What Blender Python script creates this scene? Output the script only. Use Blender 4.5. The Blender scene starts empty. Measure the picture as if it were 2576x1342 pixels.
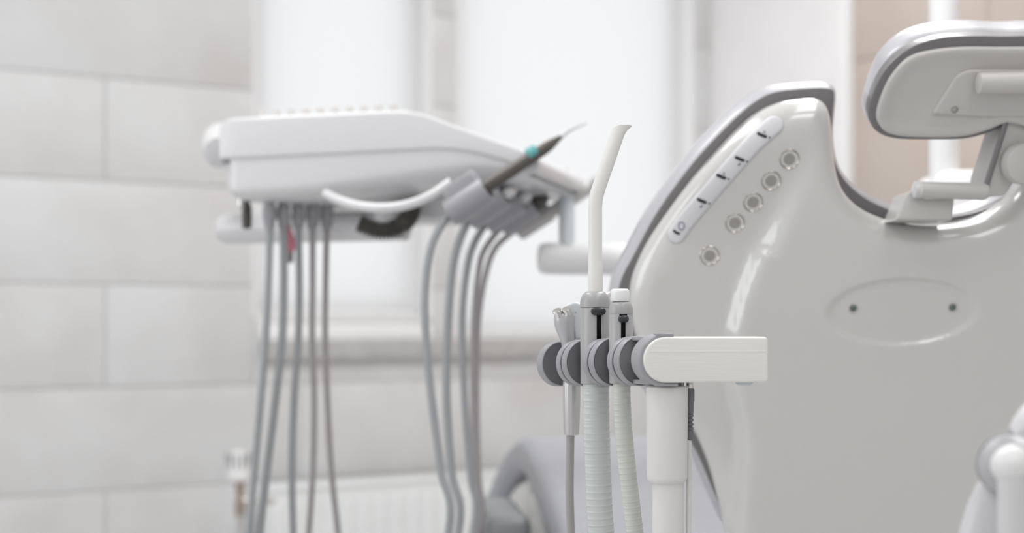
import bpy, bmesh, math, random
import numpy as np
from mathutils import Vector, Matrix, Quaternion
from mathutils.geometry import delaunay_2d_cdt, interpolate_bezier
random.seed(4)
sc = bpy.context.scene
COL = sc.collection
F = 2576 / 36 * 50.0          # focal length in pixels (50 mm lens)
CZ = 0.95                     # camera height
HY = 811.0                    # row of the horizon

# ------------------------------------------------------------------ camera
cam_d = bpy.data.cameras.new('camera'); cam = bpy.data.objects.new('camera', cam_d); COL.objects.link(cam)
cam.location = (0, 0, CZ); cam.rotation_euler = (math.pi / 2, 0, 0)
cam_d.lens = 50; cam_d.sensor_width = 36; cam_d.clip_start = 0.02
cam_d.shift_y = (HY - 671) / 2576
cam_d.dof.use_dof = True; cam_d.dof.focus_distance = 1.44; cam_d.dof.aperture_fstop = 3.0
cam_d.dof.aperture_blades = 9
sc.camera = cam
sc.view_settings.view_transform = 'Standard'; sc.view_settings.look = 'None'
sc.view_settings.gamma = 1; sc.view_settings.use_curve_mapping = False
sc.view_settings.exposure = 0.0
# ------------------------------------------------------------------ sky
w = bpy.data.worlds.new('overcast_sky'); sc.world = w; w.use_nodes = True
w.node_tree.nodes['Background'].inputs[0].default_value = (0.985, 0.99, 1.0, 1)
w.node_tree.nodes['Background'].inputs[1].default_value = 1.06
# ------------------------------------------------------------------ ceiling lamps, plus added fill lamps
def area(name, loc, sx, sy, power, col=(1, 0.995, 0.99), rot=(0, 0, 0)):
    d = bpy.data.lights.new(name, 'AREA'); d.shape = 'RECTANGLE'; d.size = sx; d.size_y = sy
    d.energy = power; d.color = col
    o = bpy.data.objects.new(name, d); COL.objects.link(o); o.location = loc; o.rotation_euler = rot
    return o
LIGHTS = [((-0.9, 2.3, 2.72), 0.62, 1.2, 17), ((0.75, 2.5, 2.72), 0.62, 1.2, 21), ((0.75, 3.7, 2.72), 0.62, 0.9, 12),  # the last one is added to brighten the right end of the wall
          ((0.75, 1.0, 2.72), 0.62, 1.2, 11), ((-0.9, 1.0, 2.72), 0.62, 1.2, 8),
          ((0.75, -0.8, 2.72), 0.62, 1.2, 11), ((-0.9, -0.8, 2.72), 0.62, 1.2, 6)]  # rear pair: unseen, added as soft fill from behind the camera
for l_, a_, b_, p_ in LIGHTS:
    area('ceiling_and_fill_lamp', l_, a_, b_, p_)
# daylight entering by the window of the left wall (the opening is built below as window_3)
side_light = area('side_window_daylight', (-3.06, 1.4, 1.62), 1.7, 1.3, 14, (0.97, 0.985, 1.0))
side_light.rotation_euler = (math.pi / 2, 0, math.atan2(-.861, .508) + math.pi)

# ------------------------------------------------------------------ materials
def mat(name, col, rough=0.5, metal=0.0, noise=0.0, nscale=8.0, col2=None, bump=0.0, bscale=200.0, coat=0.0,
        sss=0.0, spec=0.5, stretch=None, rand=0.0):
    m = bpy.data.materials.new(name); m.use_nodes = True
    nt = m.node_tree; N = nt.nodes; L = nt.links
    b = N['Principled BSDF']
    b.inputs['Base Color'].default_value = (*col, 1)
    b.inputs['Roughness'].default_value = rough; b.inputs['Metallic'].default_value = metal
    b.inputs['Coat Weight'].default_value = coat; b.inputs['Specular IOR Level'].default_value = spec
    b.inputs['Coat Roughness'].default_value = 0.08
    if sss:
        b.inputs['Subsurface Weight'].default_value = sss; b.inputs['Subsurface Radius'].default_value = (0.01, 0.01, 0.01)
    tc = N.new('ShaderNodeTexCoord'); mp = N.new('ShaderNodeMapping'); L.new(tc.outputs['Object'], mp.inputs[0])
    if stretch: mp.inputs['Scale'].default_value = stretch
    if noise or col2:
        nz = N.new('ShaderNodeTexNoise'); nz.inputs['Scale'].default_value = nscale; nz.inputs['Detail'].default_value = 5
        L.new(mp.outputs[0], nz.inputs['Vector'])
        cr = N.new('ShaderNodeValToRGB'); L.new(nz.outputs['Fac'], cr.inputs[0])
        c2 = col2 or tuple(c * (1 - noise) for c in col)
        cr.color_ramp.elements[0].position = 0.3; cr.color_ramp.elements[0].color = (*c2, 1)
        cr.color_ramp.elements[1].position = 0.62; cr.color_ramp.elements[1].color = (*col, 1)
        out = cr.outputs[0]
        if rand:
            oi = N.new('ShaderNodeObjectInfo')
            vm = N.new('ShaderNodeVectorMath'); vm.operation = 'SCALE'; vm.inputs['Scale'].default_value = 37.0
            cb = N.new('ShaderNodeCombineXYZ')
            for k in range(3): L.new(oi.outputs['Random'], cb.inputs[k])
            L.new(cb.outputs[0], vm.inputs[0]); L.new(vm.outputs[0], mp.inputs['Location'])
            mr = N.new('ShaderNodeMapRange'); mr.inputs[3].default_value = 1 - rand; mr.inputs[4].default_value = 1 + rand
            L.new(oi.outputs['Random'], mr.inputs[0])
            hs = N.new('ShaderNodeHueSaturation'); L.new(out, hs.inputs['Color']); L.new(mr.outputs[0], hs.inputs['Value'])
            out = hs.outputs[0]
        L.new(out, b.inputs['Base Color'])
    if bump:
        n2 = N.new('ShaderNodeTexNoise'); n2.inputs['Scale'].default_value = bscale; L.new(mp.outputs[0], n2.inputs['Vector'])
        bp = N.new('ShaderNodeBump'); bp.inputs['Strength'].default_value = bump; bp.inputs['Distance'].default_value = 0.001
        L.new(n2.outputs['Fac'], bp.inputs['Height']); L.new(bp.outputs[0], b.inputs['Normal'])
    return m
M = {}
M['tile'] = mat('marbled_wall_tile', (0.70, 0.705, 0.71), 0.4, noise=0, nscale=3.2, col2=(0.63, 0.62, 0.615), rand=0.02, bump=0.1, bscale=30)
M['grout'] = mat('tile_grout', (0.68, 0.68, 0.675), 0.8, noise=0.1, nscale=30)
M['plaster'] = mat('white_plaster', (0.86, 0.845, 0.845), 0.7, noise=0.03, nscale=5)
M['plaster2'] = mat('light_grey_plaster', (0.8, 0.8, 0.8), 0.8, noise=0.02, nscale=5)
M['tan'] = mat('tan_wall_tile', (0.54, 0.47, 0.42), 0.5, nscale=3.0, col2=(0.48, 0.405, 0.36), rand=0.03)
M['floor'] = mat('pale_floor', (0.66, 0.66, 0.66), 0.4, noise=0.08, nscale=3)
M['ceiling'] = mat('white_ceiling', (0.85, 0.85, 0.85), 0.8, noise=0.02)
M['pvc'] = mat('white_window_frame', (0.90, 0.90, 0.90), 0.35, noise=0.02)
M['gasket'] = mat('grey_gasket', (0.35, 0.35, 0.35), 0.6, noise=0.1)
M['sill'] = mat('grey_stone_sill', (0.50, 0.495, 0.49), 0.45, noise=0.12, nscale=20)
M['shell'] = mat('glossy_white_shell', (0.66, 0.655, 0.64), 0.2, noise=0.015, nscale=4, coat=1.0)
M['white'] = mat('white_plastic', (0.88, 0.88, 0.88), 0.3, noise=0.015, nscale=6)
M['unit'] = mat('white_unit_plastic', (0.70, 0.70, 0.715), 0.28, noise=0.015, nscale=6, coat=0.2)
M['holder_white'] = mat('brushed_cream_plastic', (0.86, 0.85, 0.82), 0.42, noise=0.025, nscale=30, stretch=(1, 1, 30), bump=0.2, bscale=40)
M['column'] = mat('cream_plastic', (0.78, 0.77, 0.755), 0.4, noise=0.02, nscale=12)
M['vinyl'] = mat('grey_vinyl_upholstery', (0.19, 0.183, 0.188), 0.34, noise=0.06, nscale=30, bump=0.35, bscale=900, coat=0.5)  # shade of the pad fronts is put into this dark tone
M['vinyl3'] = mat('lit_grey_vinyl', (0.52, 0.515, 0.545), 0.32, noise=0.04, nscale=30, bump=0.3, bscale=900, coat=0.4)  # lit copy of the pad vinyl, lighter than the shaded band
M['vinyl2'] = mat('pale_grey_vinyl', (0.36, 0.365, 0.395), 0.35, noise=0.05, nscale=30, bump=0.3, bscale=900)
M['grey'] = mat('grey_plastic', (0.36, 0.36, 0.385), 0.33, noise=0.03, nscale=20)
M['grey_body'] = mat('warm_grey_plastic', (0.42, 0.415, 0.42), 0.3, noise=0.03, nscale=20)
M['fin_face'] = mat('shaded_disc_face', (0.17, 0.17, 0.185), 0.42, noise=0.04, nscale=20)  # shade on the disc faces is put into this darker grey
M['black'] = mat('black_plastic', (0.008, 0.008, 0.009), 0.8, noise=0.1, spec=0.1)
M['slider'] = mat('charcoal_slider', (0.028, 0.033, 0.038), 0.35, noise=0.1)
M['chrome'] = mat('polished_chrome', (0.82, 0.80, 0.78), 0.1, metal=1.0, noise=0.03)
M['warm_chrome'] = mat('warm_chrome', (0.50, 0.46, 0.43), 0.28, metal=1.0, noise=0.03)
M['satin'] = mat('satin_aluminium', (0.72, 0.71, 0.71), 0.27, metal=1.0, noise=0.04, nscale=30)
M['silver'] = mat('silver_painted_plastic', (0.58, 0.58, 0.60), 0.28, metal=0.35, noise=0.03)
M['pale_blue'] = mat('pale_blue_white_plastic', (0.70, 0.74, 0.76), 0.3, noise=0.02)
M['tip'] = mat('ivory_tip_plastic', (0.85, 0.845, 0.82), 0.35, noise=0.02, sss=0.1)
M['cap'] = mat('white_rubber_cap', (0.86, 0.87, 0.865), 0.35, noise=0.01)
M['rib'] = mat('grey_green_ribbed_hose', (0.63, 0.66, 0.655), 0.25, noise=0.05, nscale=40)
M['rib2'] = mat('pale_green_ribbed_hose', (0.66, 0.68, 0.64), 0.27, noise=0.05, nscale=40)
M['cable'] = mat('warm_grey_cable', (0.40, 0.39, 0.385), 0.4, noise=0.05)
M['hose'] = mat('grey_silicone_hose', (0.36, 0.375, 0.39), 0.35, noise=0.05)
M['hose_b'] = mat('mauve_grey_silicone_hose', (0.40, 0.375, 0.38), 0.4, noise=0.05)
M['hose_g'] = mat('blue_grey_hose', (0.42, 0.45, 0.47), 0.4, noise=0.05)
M['taupe'] = mat('taupe_handpiece', (0.10, 0.09, 0.08), 0.35, noise=0.05)
M['teal'] = mat('teal_ring', (0.13, 0.42, 0.42), 0.35, noise=0.05)
M['clearish'] = mat('pale_translucent_tip', (0.72, 0.73, 0.75), 0.2, noise=0.02)
M['dark'] = mat('dark_brown_rubber', (0.08, 0.075, 0.066), 0.45, noise=0.1)
M['strain'] = mat('slate_strain_relief', (0.17, 0.18, 0.19), 0.45, noise=0.05)
M['red'] = mat('red_tag', (0.75, 0.25, 0.32), 0.5, noise=0.05)
M['rad'] = mat('white_radiator_enamel', (0.87, 0.89, 0.89), 0.3, noise=0.02)
M['brass'] = mat('copper_brass', (0.40, 0.33, 0.29), 0.4, metal=0.5, noise=0.1)
M['sticker'] = mat('lavender_white_label', (0.70, 0.695, 0.72), 0.45, noise=0.01)
M['ink'] = mat('black_ink', (0.02, 0.02, 0.03), 0.5, noise=0.1)
M['ink2'] = mat('faded_grey_ink', (0.28, 0.28, 0.36), 0.5, noise=0.1)
M['disc'] = mat('button_face', (0.37, 0.355, 0.335), 0.35, metal=0.3, noise=0.03)
M['screw'] = mat('green_grey_screw', (0.18, 0.22, 0.20), 0.35, metal=0.5, noise=0.05)
M['bracket'] = mat('grey_white_bracket', (0.60, 0.585, 0.57), 0.35, noise=0.02)
M['lavender'] = mat('lavender_grey_cover', (0.68, 0.675, 0.70), 0.3, noise=0.02)
M['glassbead'] = mat('pale_glass_bead', (0.62, 0.70, 0.72), 0.1, noise=0.02)
M['mid_grey'] = mat('mid_grey_cover', (0.27, 0.28, 0.29), 0.45, noise=0.04)
def glass_mat():
    m = bpy.data.materials.new('window_glass'); m.use_nodes = True; nt = m.node_tree; N = nt.nodes; L = nt.links
    N.remove(N['Principled BSDF'])
    t = N.new('ShaderNodeBsdfTransparent'); g = N.new('ShaderNodeBsdfGlossy'); g.inputs['Roughness'].default_value = 0.02
    x = N.new('ShaderNodeMixShader'); x.inputs[0].default_value = 0.04
    t.inputs[0].default_value = (0.99, 0.995, 1, 1)
    L.new(t.outputs[0], x.inputs[1]); L.new(g.outputs[0], x.inputs[2]); L.new(x.outputs[0], N['Material Output'].inputs[0])
    return m
M['glass'] = glass_mat()
def blind_mat():
    m = bpy.data.materials.new('translucent_blind_fabric'); m.use_nodes = True; nt = m.node_tree; N = nt.nodes; L = nt.links
    N.remove(N['Principled BSDF'])
    t = N.new('ShaderNodeBsdfTranslucent'); d = N.new('ShaderNodeBsdfDiffuse'); x = N.new('ShaderNodeMixShader'); x.inputs[0].default_value = 0.2
    t.inputs[0].default_value = (.985, .985, .985, 1); d.inputs[0].default_value = (.9, .9, .9, 1)
    L.new(t.outputs[0], x.inputs[1]); L.new(d.outputs[0], x.inputs[2]); L.new(x.outputs[0], N['Material Output'].inputs[0])
    return m
M['blind'] = blind_mat()

# ------------------------------------------------------------------ geometry helpers
def P(px, py, Y):
    """world point seen at photograph pixel (px, py) at depth Y"""
    return Vector(((px - 1288) / F * Y, Y, CZ + (HY - py) / F * Y))
class Frame:
    def __init__(s, o, u, v=(0, 0, 1)):
        s.o = Vector(o); s.u = Vector(u).normalized(); s.v = Vector(v).normalized(); s.n = s.u.cross(s.v).normalized()
    def W(s, a, b, w=0.0): return s.o + s.u * a + s.v * b + s.n * w
    def px(s, px, py, w=0.0):
        d = Vector(((px - 1288) / F, 1, (HY - py) / F)); c = Vector((0, 0, CZ))
        q = s.o + s.n * w
        t = (q - c).dot(s.n) / d.dot(s.n); p = c + d * t - s.o
        return p.dot(s.u), p.dot(s.v)
    def PW(s, px, py, w=0.0):
        a, b = s.px(px, py, w); return s.W(a, b, w)
class MB:
    def __init__(s): s.v = []; s.f = []
    def add(s, vs, fs):
        k = len(s.v); s.v += [Vector(x) for x in vs]; s.f += [tuple(i + k for i in f) for f in fs]; return s
    def loops(s, lps, cap0=True, cap1=True, closed=True):
        k = len(s.v); n = len(lps[0])
        for l in lps: s.v += [Vector(p) for p in l]
        for i in range(len(lps) - 1):
            for j in range(n if closed else n - 1):
                a = k + i * n + j; b = k + i * n + (j + 1) % n
                s.f.append((a, b, b + n, a + n))
        if cap0: s.f.append(tuple(k + j for j in range(n))[::-1])
        if cap1: s.f.append(tuple(k + (len(lps) - 1) * n + j for j in range(n)))
        return s
    def box(s, c, hx, hy, hz, ax=(1, 0, 0), az=(0, 0, 1), bev=0.0):
        ax = Vector(ax).normalized(); az = Vector(az).normalized(); ay = az.cross(ax).normalized(); ax = ay.cross(az)
        c = Vector(c); b = min(bev, hx * .49, hy * .49, hz * .49)
        bm = bmesh.new(); bmesh.ops.create_cube(bm, size=2)
        for v in bm.verts: v.co = Vector((v.co.x * hx, v.co.y * hy, v.co.z * hz))
        if b > 0: bmesh.ops.bevel(bm, geom=bm.edges[:], offset=b, segments=3, affect='EDGES', profile=0.5)
        bm.verts.index_update()
        s.add([c + ax * v.co.x + ay * v.co.y + az * v.co.z for v in bm.verts], [tuple(v.index for v in f.verts) for f in bm.faces])
        bm.free(); return s
    def tube(s, pts, rad, seg=24, caps=True, flat=1.0):
        pts = [Vector(p) for p in pts]
        if not hasattr(rad, '__len__'): rad = [rad] * len(pts)
        t0 = (pts[1] - pts[0]).normalized()
        ref = Vector((0, 0, 1)) if abs(t0.z) < .9 else Vector((1, 0, 0))
        nrm = t0.cross(ref).normalized(); lps = []; prev = t0
        for i, p in enumerate(pts):
            t = (pts[min(i + 1, len(pts) - 1)] - pts[max(i - 1, 0)]).normalized()
            nrm = prev.rotation_difference(t) @ nrm; nrm = (nrm - t * nrm.dot(t)).normalized(); prev = t
            bn = t.cross(nrm)
            lps.append([p + (nrm * math.cos(a) + bn * math.sin(a) * flat) * rad[i] for a in (2 * math.pi * j / seg for j in range(seg))])
        return s.loops(lps, caps, caps)
    def lathe(s, c, axis, prof, seg=40):
        """prof: (radius, distance along axis)"""
        axis = Vector(axis).normalized(); c = Vector(c)
        ref = Vector((0, 0, 1)) if abs(axis.z) < .9 else Vector((1, 0, 0))
        a1 = axis.cross(ref).normalized(); a2 = axis.cross(a1)
        lps = [[c + axis * h + (a1 * math.cos(t) + a2 * math.sin(t)) * max(r, 1e-5) for t in (2 * math.pi * j / seg for j in range(seg))] for r, h in prof]
        return s.loops(lps)
def spline(pts, n=8, closed=False):
    """Catmull-Rom through points of any dimension"""
    A = [np.array(p, float) for p in pts]; out = []; N = len(A)
    rng = range(N if closed else N - 1)
    for i in rng:
        g = (lambda k: A[k % N]) if closed else (lambda k: A[min(max(k, 0), N - 1)])
        p0, p1, p2, p3 = g(i - 1), g(i), g(i + 1), g(i + 2)
        for j in range(n):
            t = j / n
            out.append(0.5 * ((2 * p1) + (p2 - p0) * t + (2 * p0 - 5 * p1 + 4 * p2 - p3) * t * t + (3 * p1 - p0 - 3 * p2 + p3) * t ** 3))
    if not closed: out.append(A[-1])
    return out
def resample(loop, step, closed=True):
    A = np.array([list(p) for p in loop], float)
    if closed: A = np.vstack([A, A[:1]])
    d = np.r_[0, np.cumsum(np.linalg.norm(np.diff(A, axis=0), axis=1))]
    n = max(3, int(round(d[-1] / step)))
    t = np.linspace(0, d[-1], n, endpoint=not closed) if closed else np.linspace(0, d[-1], n + 1)
    return np.stack([np.interp(t, d, A[:, k]) for k in range(A.shape[1])], 1)
def fillet(pts, r, n=6):
    out = []; N = len(pts)
    for i in range(N):
        p = np.array(pts[i][:2], float); rr = pts[i][2] if len(pts[i]) > 2 else r
        a = np.array(pts[i - 1][:2], float) - p; b = np.array(pts[(i + 1) % N][:2], float) - p
        la, lb = np.linalg.norm(a), np.linalg.norm(b); c = min(rr, la * .45, lb * .45)
        A = p + a / la * c; B = p + b / lb * c
        for k in range(n + 1):
            t = k / n; out.append((1 - t) ** 2 * A + 2 * t * (1 - t) * p + t * t * B)
    return out
def sstep(x): x = np.clip(x, 0, 1); return x * x * (3 - 2 * x)
def area2(A):
    x, y = A[:, 0], A[:, 1]; return 0.5 * np.sum(x * np.roll(y, -1) - np.roll(x, -1) * y)
def inset(A, o):
    e = np.roll(A, -1, 0) - A; e /= np.linalg.norm(e, axis=1)[:, None] + 1e-12
    nl = np.stack([-e[:, 1], e[:, 0]], 1); n = nl + np.roll(nl, 1, 0)
    ln = np.linalg.norm(n, axis=1)[:, None]; n = n / (ln + 1e-9)
    return A + n * o
def pillow(mb, fr, loop, prof, step=0.006):
    """closed solid: outline inset by o at height w for each (o, w) of prof, ends capped"""
    A = resample(loop, step)
    if area2(A) < 0: A = A[::-1]
    mb.loops([[fr.W(x, y, w) for x, y in inset(A, o)] for o, w in prof], False, False)
    for o, w in (prof[0], prof[-1]):
        L_ = inset(A, o); n_ = len(L_)
        c_ = delaunay_2d_cdt([Vector(p) for p in L_], [(i, (i + 1) % n_) for i in range(n_)], [], 1, 1e-7)
        mb.add([fr.W(v.x, v.y, w) for v in c_[0]], c_[2])
    return mb
def rprof(w0, w1, r0, r1=None, n=6):
    """rounded slab profile from front w0 (towards the viewer) to back w1"""
    r1 = r0 if r1 is None else r1; out = []
    for k in range(n + 1):
        t = math.pi / 2 * k / n; out.append((r0 * (1 - math.sin(t)), w0 - r0 * (1 - math.cos(t))))
    for k in range(n + 1):
        t = math.pi / 2 * k / n; out.append((r1 * (1 - math.cos(t)), w1 + r1 * (1 - math.sin(t))))
    return out
def make(name, mb, m, parent=None, loc=None, sharp=38):
    """one mesh object; vertices given in world space, stored relative to its own / its root's origin"""
    root = parent
    off = Vector((0, 0, 0))
    while root is not None:
        off += Vector(root.location); root = root.parent
    if loc is not None and parent is None: off = Vector(loc)
    me = bpy.data.meshes.new(name)
    bm = bmesh.new(); vs = [bm.verts.new(v - off) for v in mb.v]
    for f in mb.f:
        try: bm.faces.new([vs[i] for i in f])
        except ValueError: pass
    bmesh.ops.remove_doubles(bm, verts=bm.verts[:], dist=2e-6); bmesh.ops.recalc_face_normals(bm, faces=bm.faces[:])
    bm.to_mesh(me); bm.free()
    me.shade_smooth(); me.set_sharp_from_angle(angle=math.radians(sharp))
    me.materials.append(m if not isinstance(m, str) else M[m])
    o = bpy.data.objects.new(name, me); COL.objects.link(o)
    if parent is not None: o.parent = parent
    elif loc is not None: o.location = loc
    return o
def tag(o, label, cat, group=None):
    o['label'] = label; o['category'] = cat
    if group: o['group'] = group
    return o
def thing(name, label, cat, loc, group=None):
    o = bpy.data.objects.new(name, None); COL.objects.link(o); o.location = loc; o.empty_display_size = 0.05
    return tag(o, label, cat, group)
def struct(o): o['kind'] = 'structure'; return o
def vlathe(mb, cx, Y, prof, seg=40):
    """vertical lathe about photograph column cx at depth Y; prof: (py, radius in px)"""
    c = P(cx, HY, Y); k = Y / F
    return mb.lathe(c, (0, 0, 1), [(r * k, (HY - py) * k) for py, r in prof], seg)

# ------------------------------------------------------------------ room shell
# the window wall recedes to the right; the right wall is square to it
WL = Frame((0, 4.819, 0), (0.861, 0.508, 0))
XC, _ = WL.px(1798, 800)                       # room corner along the wall
ZC = 2.75
WR = Frame(WL.W(XC, 0), (WL.n.x, WL.n.y, 0))   # right wall, runs from the corner towards the viewer
x_left = -4.0
def rect_frame(fr, a0, a1, b0, b1, w0, w1, mb):
    mb.box(fr.W((a0 + a1) / 2, (b0 + b1) / 2, (w0 + w1) / 2), (a1 - a0) / 2, abs(w1 - w0) / 2, (b1 - b0) / 2, fr.u, fr.v)
    return mb
fl = MB()
fc = [WL.W(x_left, 0), WL.W(XC, 0), WR.W(3.4, 0), WL.W(x_left, 0) + WR.u * 5.6]
fc = [WL.W(x_left - .2, 0, -.25), WL.W(XC + .25, 0, -.25), WL.W(XC + .25, 0, -.25) + WR.u * 6.0, WL.W(x_left - .2, 0, -.25) + WR.u * 6.0]
fl.add([p + Vector((0, 0, z)) for z in (-0.1, 0) for p in fc], [(0, 1, 2, 3), (7, 6, 5, 4), (0, 4, 5, 1), (1, 5, 6, 2), (2, 6, 7, 3), (3, 7, 4, 0)])
struct(make('floor', fl, 'floor', loc=(0, 2.5, 0)))
cl = MB(); cl.add([p + Vector((0, 0, z)) for z in (ZC, ZC + .1) for p in fc], [(0, 1, 2, 3), (7, 6, 5, 4), (0, 4, 5, 1), (1, 5, 6, 2), (2, 6, 7, 3), (3, 7, 4, 0)])
struct(make('ceiling', cl, 'ceiling', loc=(0, 2.5, ZC)))

DEP = 0.09                                      # depth of the window recesses
w1a, _ = WL.px(638, 700); w1b, _ = WL.px(1084, 700); _, w1z = WL.px(860, 800)
w2a, _ = WL.px(1150, 700); w2b, _ = WL.px(1744, 700); _, w2z = WL.px(1440, 846)
wtop = 2.45
wb = MB()
T = 0.22
for a0, a1, b0, b1 in ((x_left, w1a, 0, ZC), (w1a, w1b, 0, w1z), (w1a, w1b, wtop, ZC), (w1b, w2a, 0, ZC), (w2a, w2b, 0, w2z), (w2a, w2b, wtop, ZC), (w2b, XC, 0, ZC)):
    rect_frame(WL, a0, a1, b0, b1, -0.006, -T, wb)
wall = struct(make('wall_back', wb, 'grout', loc=WL.W(0, 0)))
p_, q_ = fc[3], fc[2]; d_ = (q_ - p_).normalized(); nn_ = Vector((0, 0, 1)).cross(d_)
wm = MB(); wm.box((p_ + q_) / 2 + Vector((0, 0, ZC / 2)) + nn_ * -.05, (q_ - p_).length / 2, .05, ZC / 2, d_, (0, 0, 1)); struct(make('wall_front', wm, 'plaster2', loc=(p_ + q_) / 2))
LW = Frame(fc[0], WR.u)                         # left wall, with its own window
g0, g1, g2, g3 = 1.15, 2.85, .95, 2.27; gl = (fc[3] - fc[0]).length
wm = MB()
for a0_, a1_, b0_, b1_ in ((0, g0, 0, ZC), (g1, gl, 0, ZC), (g0, g1, 0, g2), (g0, g1, g3, ZC)):
    wm.box(LW.W((a0_ + a1_) / 2, (b0_ + b1_) / 2, .05), (a1_ - a0_) / 2, .05, (b1_ - b0_) / 2, LW.u, LW.v)
struct(make('wall_left', wm, 'plaster2', loc=(fc[0] + fc[3]) / 2))
wm = MB()
for a0_, a1_, b0_, b1_ in ((g0, g0 + .05, g2, g3), (g1 - .05, g1, g2, g3), (g0, g1, g2, g2 + .05), (g0, g1, g3 - .05, g3), ((g0 + g1) / 2 - .03, (g0 + g1) / 2 + .03, g2, g3)):
    wm.box(LW.W((a0_ + a1_) / 2, (b0_ + b1_) / 2, .06), (a1_ - a0_) / 2, .03, (b1_ - b0_) / 2, LW.u, LW.v)
w3 = struct(make('window_3', wm, 'pvc', loc=LW.W((g0 + g1) / 2, g2)))
for a0_, a1_ in ((g0 + .05, (g0 + g1) / 2 - .03), ((g0 + g1) / 2 + .03, g1 - .05)):
    wm = MB(); wm.box(LW.W((a0_ + a1_) / 2, (g2 + g3) / 2, .06), (a1_ - a0_) / 2, .002, (g3 - g2) / 2 - .05, LW.u, LW.v); make('pane', wm, 'glass', w3)
side_in = LW.u.cross(LW.v) * (1 if (Vector((0, 2, 0)) - LW.W(2, 1)).dot(LW.u.cross(LW.v)) > 0 else -1)
side_light.location = LW.W((g0 + g1) / 2, (g2 + g3) / 2) + side_in * .06
side_light.rotation_euler = side_in.to_track_quat('-Z', 'Y').to_euler()
# tiles 1.2 x 0.3 m in running bond
j_a, _ = WL.px(265, 700); _, j_b = WL.px(265, 708 + 7)
TH = 0.3
mesh_cache = {}
def tile(fr, a0, a1, b0, b1, parent, m, name='tile'):
    g = 0.0022; wd, ht = round(a1 - a0 - g, 4), round(b1 - b0 - g, 4)
    if wd < 0.01 or ht < 0.01: return
    key = (wd, ht, m)
    if key not in mesh_cache:
        mb = MB(); mb.box((0, 0, 0), wd / 2, 0.005, ht / 2, bev=0.0022)
        o = make(name, mb, m); mesh_cache[key] = o.data; bpy.data.objects.remove(o)
    o = bpy.data.objects.new(name, mesh_cache[key]); COL.objects.link(o); o.parent = parent
    R = Matrix((fr.u, -fr.n, fr.v)).transposed().to_4x4()
    R.translation = fr.W((a0 + a1) / 2, (b0 + b1) / 2, -0.0045 + random.uniform(-.0006, .0006)) - parent.location
    o.matrix_basis = R
holes = [(w1a, w1b, w1z, wtop), (w2a, w2b, w2z, wtop)]
def cut(a0, a1, b0, b1, holes):
    rs = [(a0, a1, b0, b1)]
    for h in holes:
        nx = []
        for r in rs:
            x0, x1, y0, y1 = max(r[0], h[0]), min(r[1], h[1]), max(r[2], h[2]), min(r[3], h[3])
            if x0 >= x1 or y0 >= y1: nx.append(r); continue
            if r[0] < x0: nx.append((r[0], x0, r[2], r[3]))
            if r[1] > x1: nx.append((x1, r[1], r[2], r[3]))
            if r[2] < y0: nx.append((x0, x1, r[2], y0))
            if r[3] > y1: nx.append((x0, x1, y1, r[3]))
        rs = nx
    return rs
k0 = math.floor((0 - j_b) / TH)
for k in range(k0, k0 + 11):
    b0, b1 = max(0, j_b + k * TH), min(ZC, j_b + (k + 1) * TH)
    if b1 <= b0: continue
    off = 0 if k % 2 == 1 else 0.6      # the row just under this joint has a joint at column 265
    for q in range(-4, 5):
        a0, a1 = j_a + off + q * 1.2, j_a + off + (q + 1) * 1.2
        a0, a1 = max(a0, x_left), min(a1, XC)
        if a1 - a0 < .01: continue
        for r in cut(a0, a1, b0, b1, holes): tile(WL, *r, wall, 'tile')
# windows
def window(idx, a0, a1, b0, b1, rail_z):
    fm = 0.045; mb = MB(); w0, w1 = -DEP, -DEP - .06
    # plastered reveals
    rv = MB()
    for (x0, x1, y0, y1) in ((a0 - .003, a0 + .006, b0, b1), (a1 - .006, a1 + .003, b0, b1), (a0, a1, b1 - .006, b1 + .003), (a0, a1, b0 - .003, b0 + .006)):
        rect_frame(WL, x0, x1, y0, y1, 0.0, -DEP - .002, rv)
    t0 = struct(make('window_%d' % idx, rv, 'pvc', loc=WL.W((a0 + a1) / 2, b0)))
    for (x0, x1, y0, y1) in ((a0, a0 + fm, b0, b1), (a1 - fm, a1, b0, b1), (a0 + fm, a1 - fm, b1 - fm, b1), (a0 + fm, a1 - fm, b0, b0 + rail_z)):
        rect_frame(WL, x0, x1, y0, y1, w0, w1, mb)
    f = make('window_frame', mb, 'pvc', t0)
    gk = MB()
    for (x0, x1, y0, y1) in ((a0 + fm, a0 + fm + .006, b0 + rail_z, b1 - fm), (a1 - fm - .006, a1 - fm, b0 + rail_z, b1 - fm), (a0 + fm, a1 - fm, b0 + rail_z, b0 + rail_z + .006)):
        rect_frame(WL, x0, x1, y0, y1, w0 - .006, w0 - .03, gk)
    make('gasket', gk, 'gasket', f)
    g = MB(); rect_frame(WL, a0 + fm, a1 - fm, b0 + rail_z, b1 - fm, w0 - .025, w0 - .029, g)
    make('pane', g, 'glass', f)
    bl = MB(); bl.add([WL.W(x, z, -DEP + .012) for x, z in ((a0 + .007, b0 + .012), (a1 - .007, b0 + .012), (a1 - .007, b1 - .007), (a0 + .007, b1 - .007))], [(0, 1, 2, 3)])
    bo_ = make('roller_blind', bl, 'blind', t0)
    bb_ = MB(); bb_.box(WL.W((a0 + a1) / 2, b0 + .016, -DEP + .012), (a1 - a0) / 2 - .008, .004, .006, WL.u, WL.v, .002); make('bottom_bar', bb_, 'pvc', bo_)
window(1, w1a, w1b, w1z, wtop, 0.035)
window(2, w2a, w2b, w2z, wtop, 0.03)
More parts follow.
